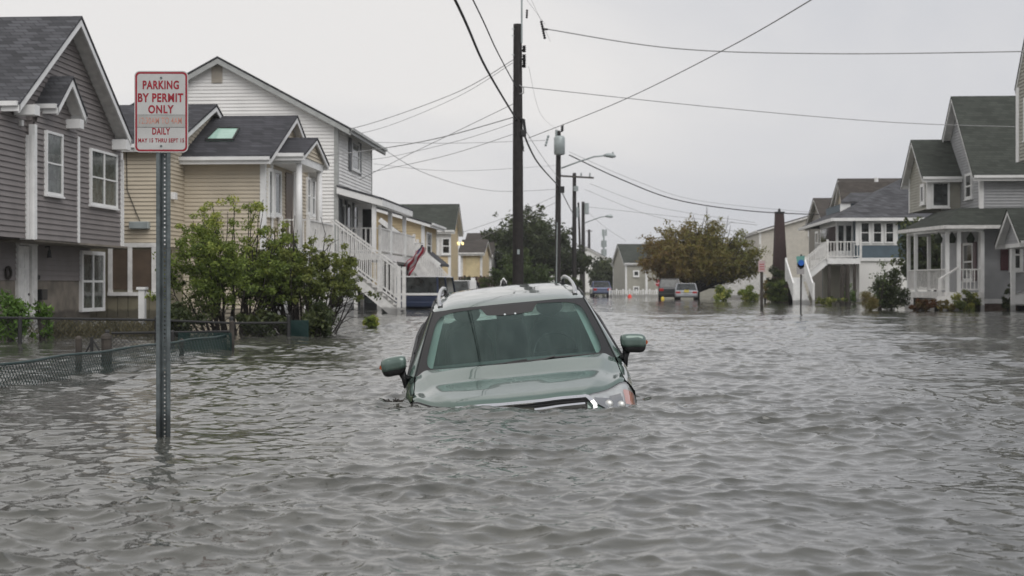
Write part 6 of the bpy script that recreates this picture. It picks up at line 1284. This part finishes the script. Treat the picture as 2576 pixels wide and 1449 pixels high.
for x, Y, w, h, c, n, s, nm, l in (
    (1176, 86, 1.9, 1.5, 'dark', 1800, .09, 'shrub', 'dark green shrub before the yellow garage wing'),
    (1225, 88, 1.3, 1.6, 'mid', 900, .09, 'shrub', 'loose green shrub between the yellow garage wing and the trees'),
    (1430, 108, 2.2, 1.8, 'dark', 1500, .12, 'shrub', 'dark shrub at the foot of the poles'),
    (1820, 88, 1.55, 1.05, 'shrub', 1800, .07, 'shrub', 'round green shrub right of the autumn tree'),
    (1882, 86, 1.3, .95, 'shrub', 1500, .07, 'shrub', 'round green shrub beside the faded sign post'),
    (1925, 80, .55, 1.3, 'straw', 700, .06, 'shrub', 'yellowing shrub left of the clipped hedge'),
    (1955, 84, 1.15, 2.5, 'dark', 3000, .07, 'shrub', 'dark ivy mass climbing the foot of the tapered tower'),
    (2240, 54.8, 1.35, 1.5, 'dark', 5200, .05, 'shrub', 'dark blue-green shrub between the navy house and the porch'),
    (2187, 53.8, .85, .72, 'straw', 1900, .07, 'grass_clump', 'yellow ornamental grass clump in front of the white garage'),
    (2322, 53.2, 1.2, .48, 'rust', 2600, .04, 'shrub', 'rust red low shrub in front of the porch'),
    (2380, 53.0, .8, .40, 'straw', 1100, .04, 'shrub', 'low yellow-green plants between the red and dark porch shrubs'),
    (2430, 53.0, 1.05, .78, 'shrub2', 2600, .04, 'shrub', 'dark olive shrub at the right end of the porch'),
    (2536, 53.6, .45, 1.1, 'dark', 900, .045, 'shrub', 'narrow dark shrub by the right entry post'),
    (2092, 67, 1.9, .42, 'shrub2', 1700, .05, 'shrub', 'low dark ground shrub beneath the white deck'),
    (2135, 72, .7, 1.2, 'weed', 600, .05, 'shrub', 'bright green plant among the deck posts'),
    (2215, 54.4, .7, 2.0, 'mid', 420, .045, 'plant', 'tall wispy plant rising above the dark blue-green shrub')):
    shrub(l, 'grass' if nm == 'grass_clump' else nm, A(x, 720, Y).xy.to_3d(), w, h, LV[c], n, s, name=nm, aspect=.12 if nm == 'grass_clump' else .5)
shrub('clipped box hedge beside the white front stairs', 'hedge', A(1956, 720, 77).xy.to_3d(), 1.15, 1.25, LV['hedge'], 5200, .05, name='hedge', nc=70, boxy=True)
# low kerb wall in front of the far right lawns
p, q = A(1790, 0, 97), A(1915, 0, 97); tag(MB().box((p.x, 97, -.7), (q.x, 97.3, .16)).build('kerb_wall', concrete, None, loc=(p.x, 97, 0)), 'low pale concrete kerb wall below the round shrubs', 'wall')
# timber pilings by the navy house
for i, (x, yt) in enumerate(((2118, 668), (2132, 664))):
    p = A(x, yt, 71); tag(MB().tube([(p.x, 71, -.7), (p.x, 71, p.z)], [.12, .1], 8).build('piling', wood2, None, loc=(p.x, 71, 0)), ('left' if i == 0 else 'right') + ' dark timber piling in front of the white deck', 'post', 'timber pilings')
# flag on the deck of the white house
t = thing('flag', 'red and white striped flag drooping from a pole on the white deck', 'flag', A(1063, 612, 58))
pa, pb = A(1020, 668, 58.5), A(1066, 612, 57.5); MB().tube([A(1040, 612, 61), pb], .02, 6).build('pole', white, t)
def fl(u, v):
    a = pb.lerp(pa, v * .92); f = .09 * math.sin(u * 9 + v * 4) + .05 * math.sin(v * 14); return a + Vector((.16 * u + f * .5 - .10, f, -.15 * u - .48 * u * (v ** .6) - .05))
red = mat('flag_red', (.38, .015, .04), .7); fw = mat('flag_white', (.62, .58, .60), .7); fb = mat('flag_blue', (.03, .04, .13), .7)
for k in range(7):
    m = MB(); m.grid(lambda u, v: fl((k + u) / 7, v), 3, 14); m.build('stripe', red if k % 2 == 0 else fw, t, smooth=True)
m = MB(); m.grid(lambda u, v: fl(u * .5, v * .25) + Vector((0, -.012, 0)), 5, 6); m.build('canton', fb, t, smooth=True)
# debris floating by the car's left corner
t = thing('debris', 'dark twigs and leaf litter caught against the left corner of the drowned car', 'debris', A(1000, 1010, 11))
for i in range(14):
    c = A(985 + RNG.uniform(-14, 30), 1012 + RNG.uniform(-5, 7), 10.9) ; c.z = .01; a = RNG.uniform(0, 6.28); l = RNG.uniform(.02, .06)
    MB().tube([c, c + Vector((math.cos(a) * l, math.sin(a) * l, RNG.uniform(0, .02)))], .006, 4).build('twig', bark, t)
# ------------------------------------------------------------------ the damp air
hz = MB().box((-465, -60, -1.8), (465, 665, 14.5)).build('haze', bpy.data.materials.new('haze_air'), None)
hm = hz.data.materials[0]; hm.use_nodes = True; hm.node_tree.nodes.remove(hm.node_tree.nodes['Principled BSDF'])
pv = N(hm.node_tree, 'ShaderNodeVolumePrincipled'); pv.inputs['Color'].default_value = (.88, .89, .90, 1); pv.inputs['Density'].default_value = .0005; pv.inputs['Anisotropy'].default_value = .2
hm.node_tree.links.new(pv.outputs[0], hm.node_tree.nodes['Material Output'].inputs['Volume'])
tag(hz, 'thin damp haze over the flooded street', kind='stuff')
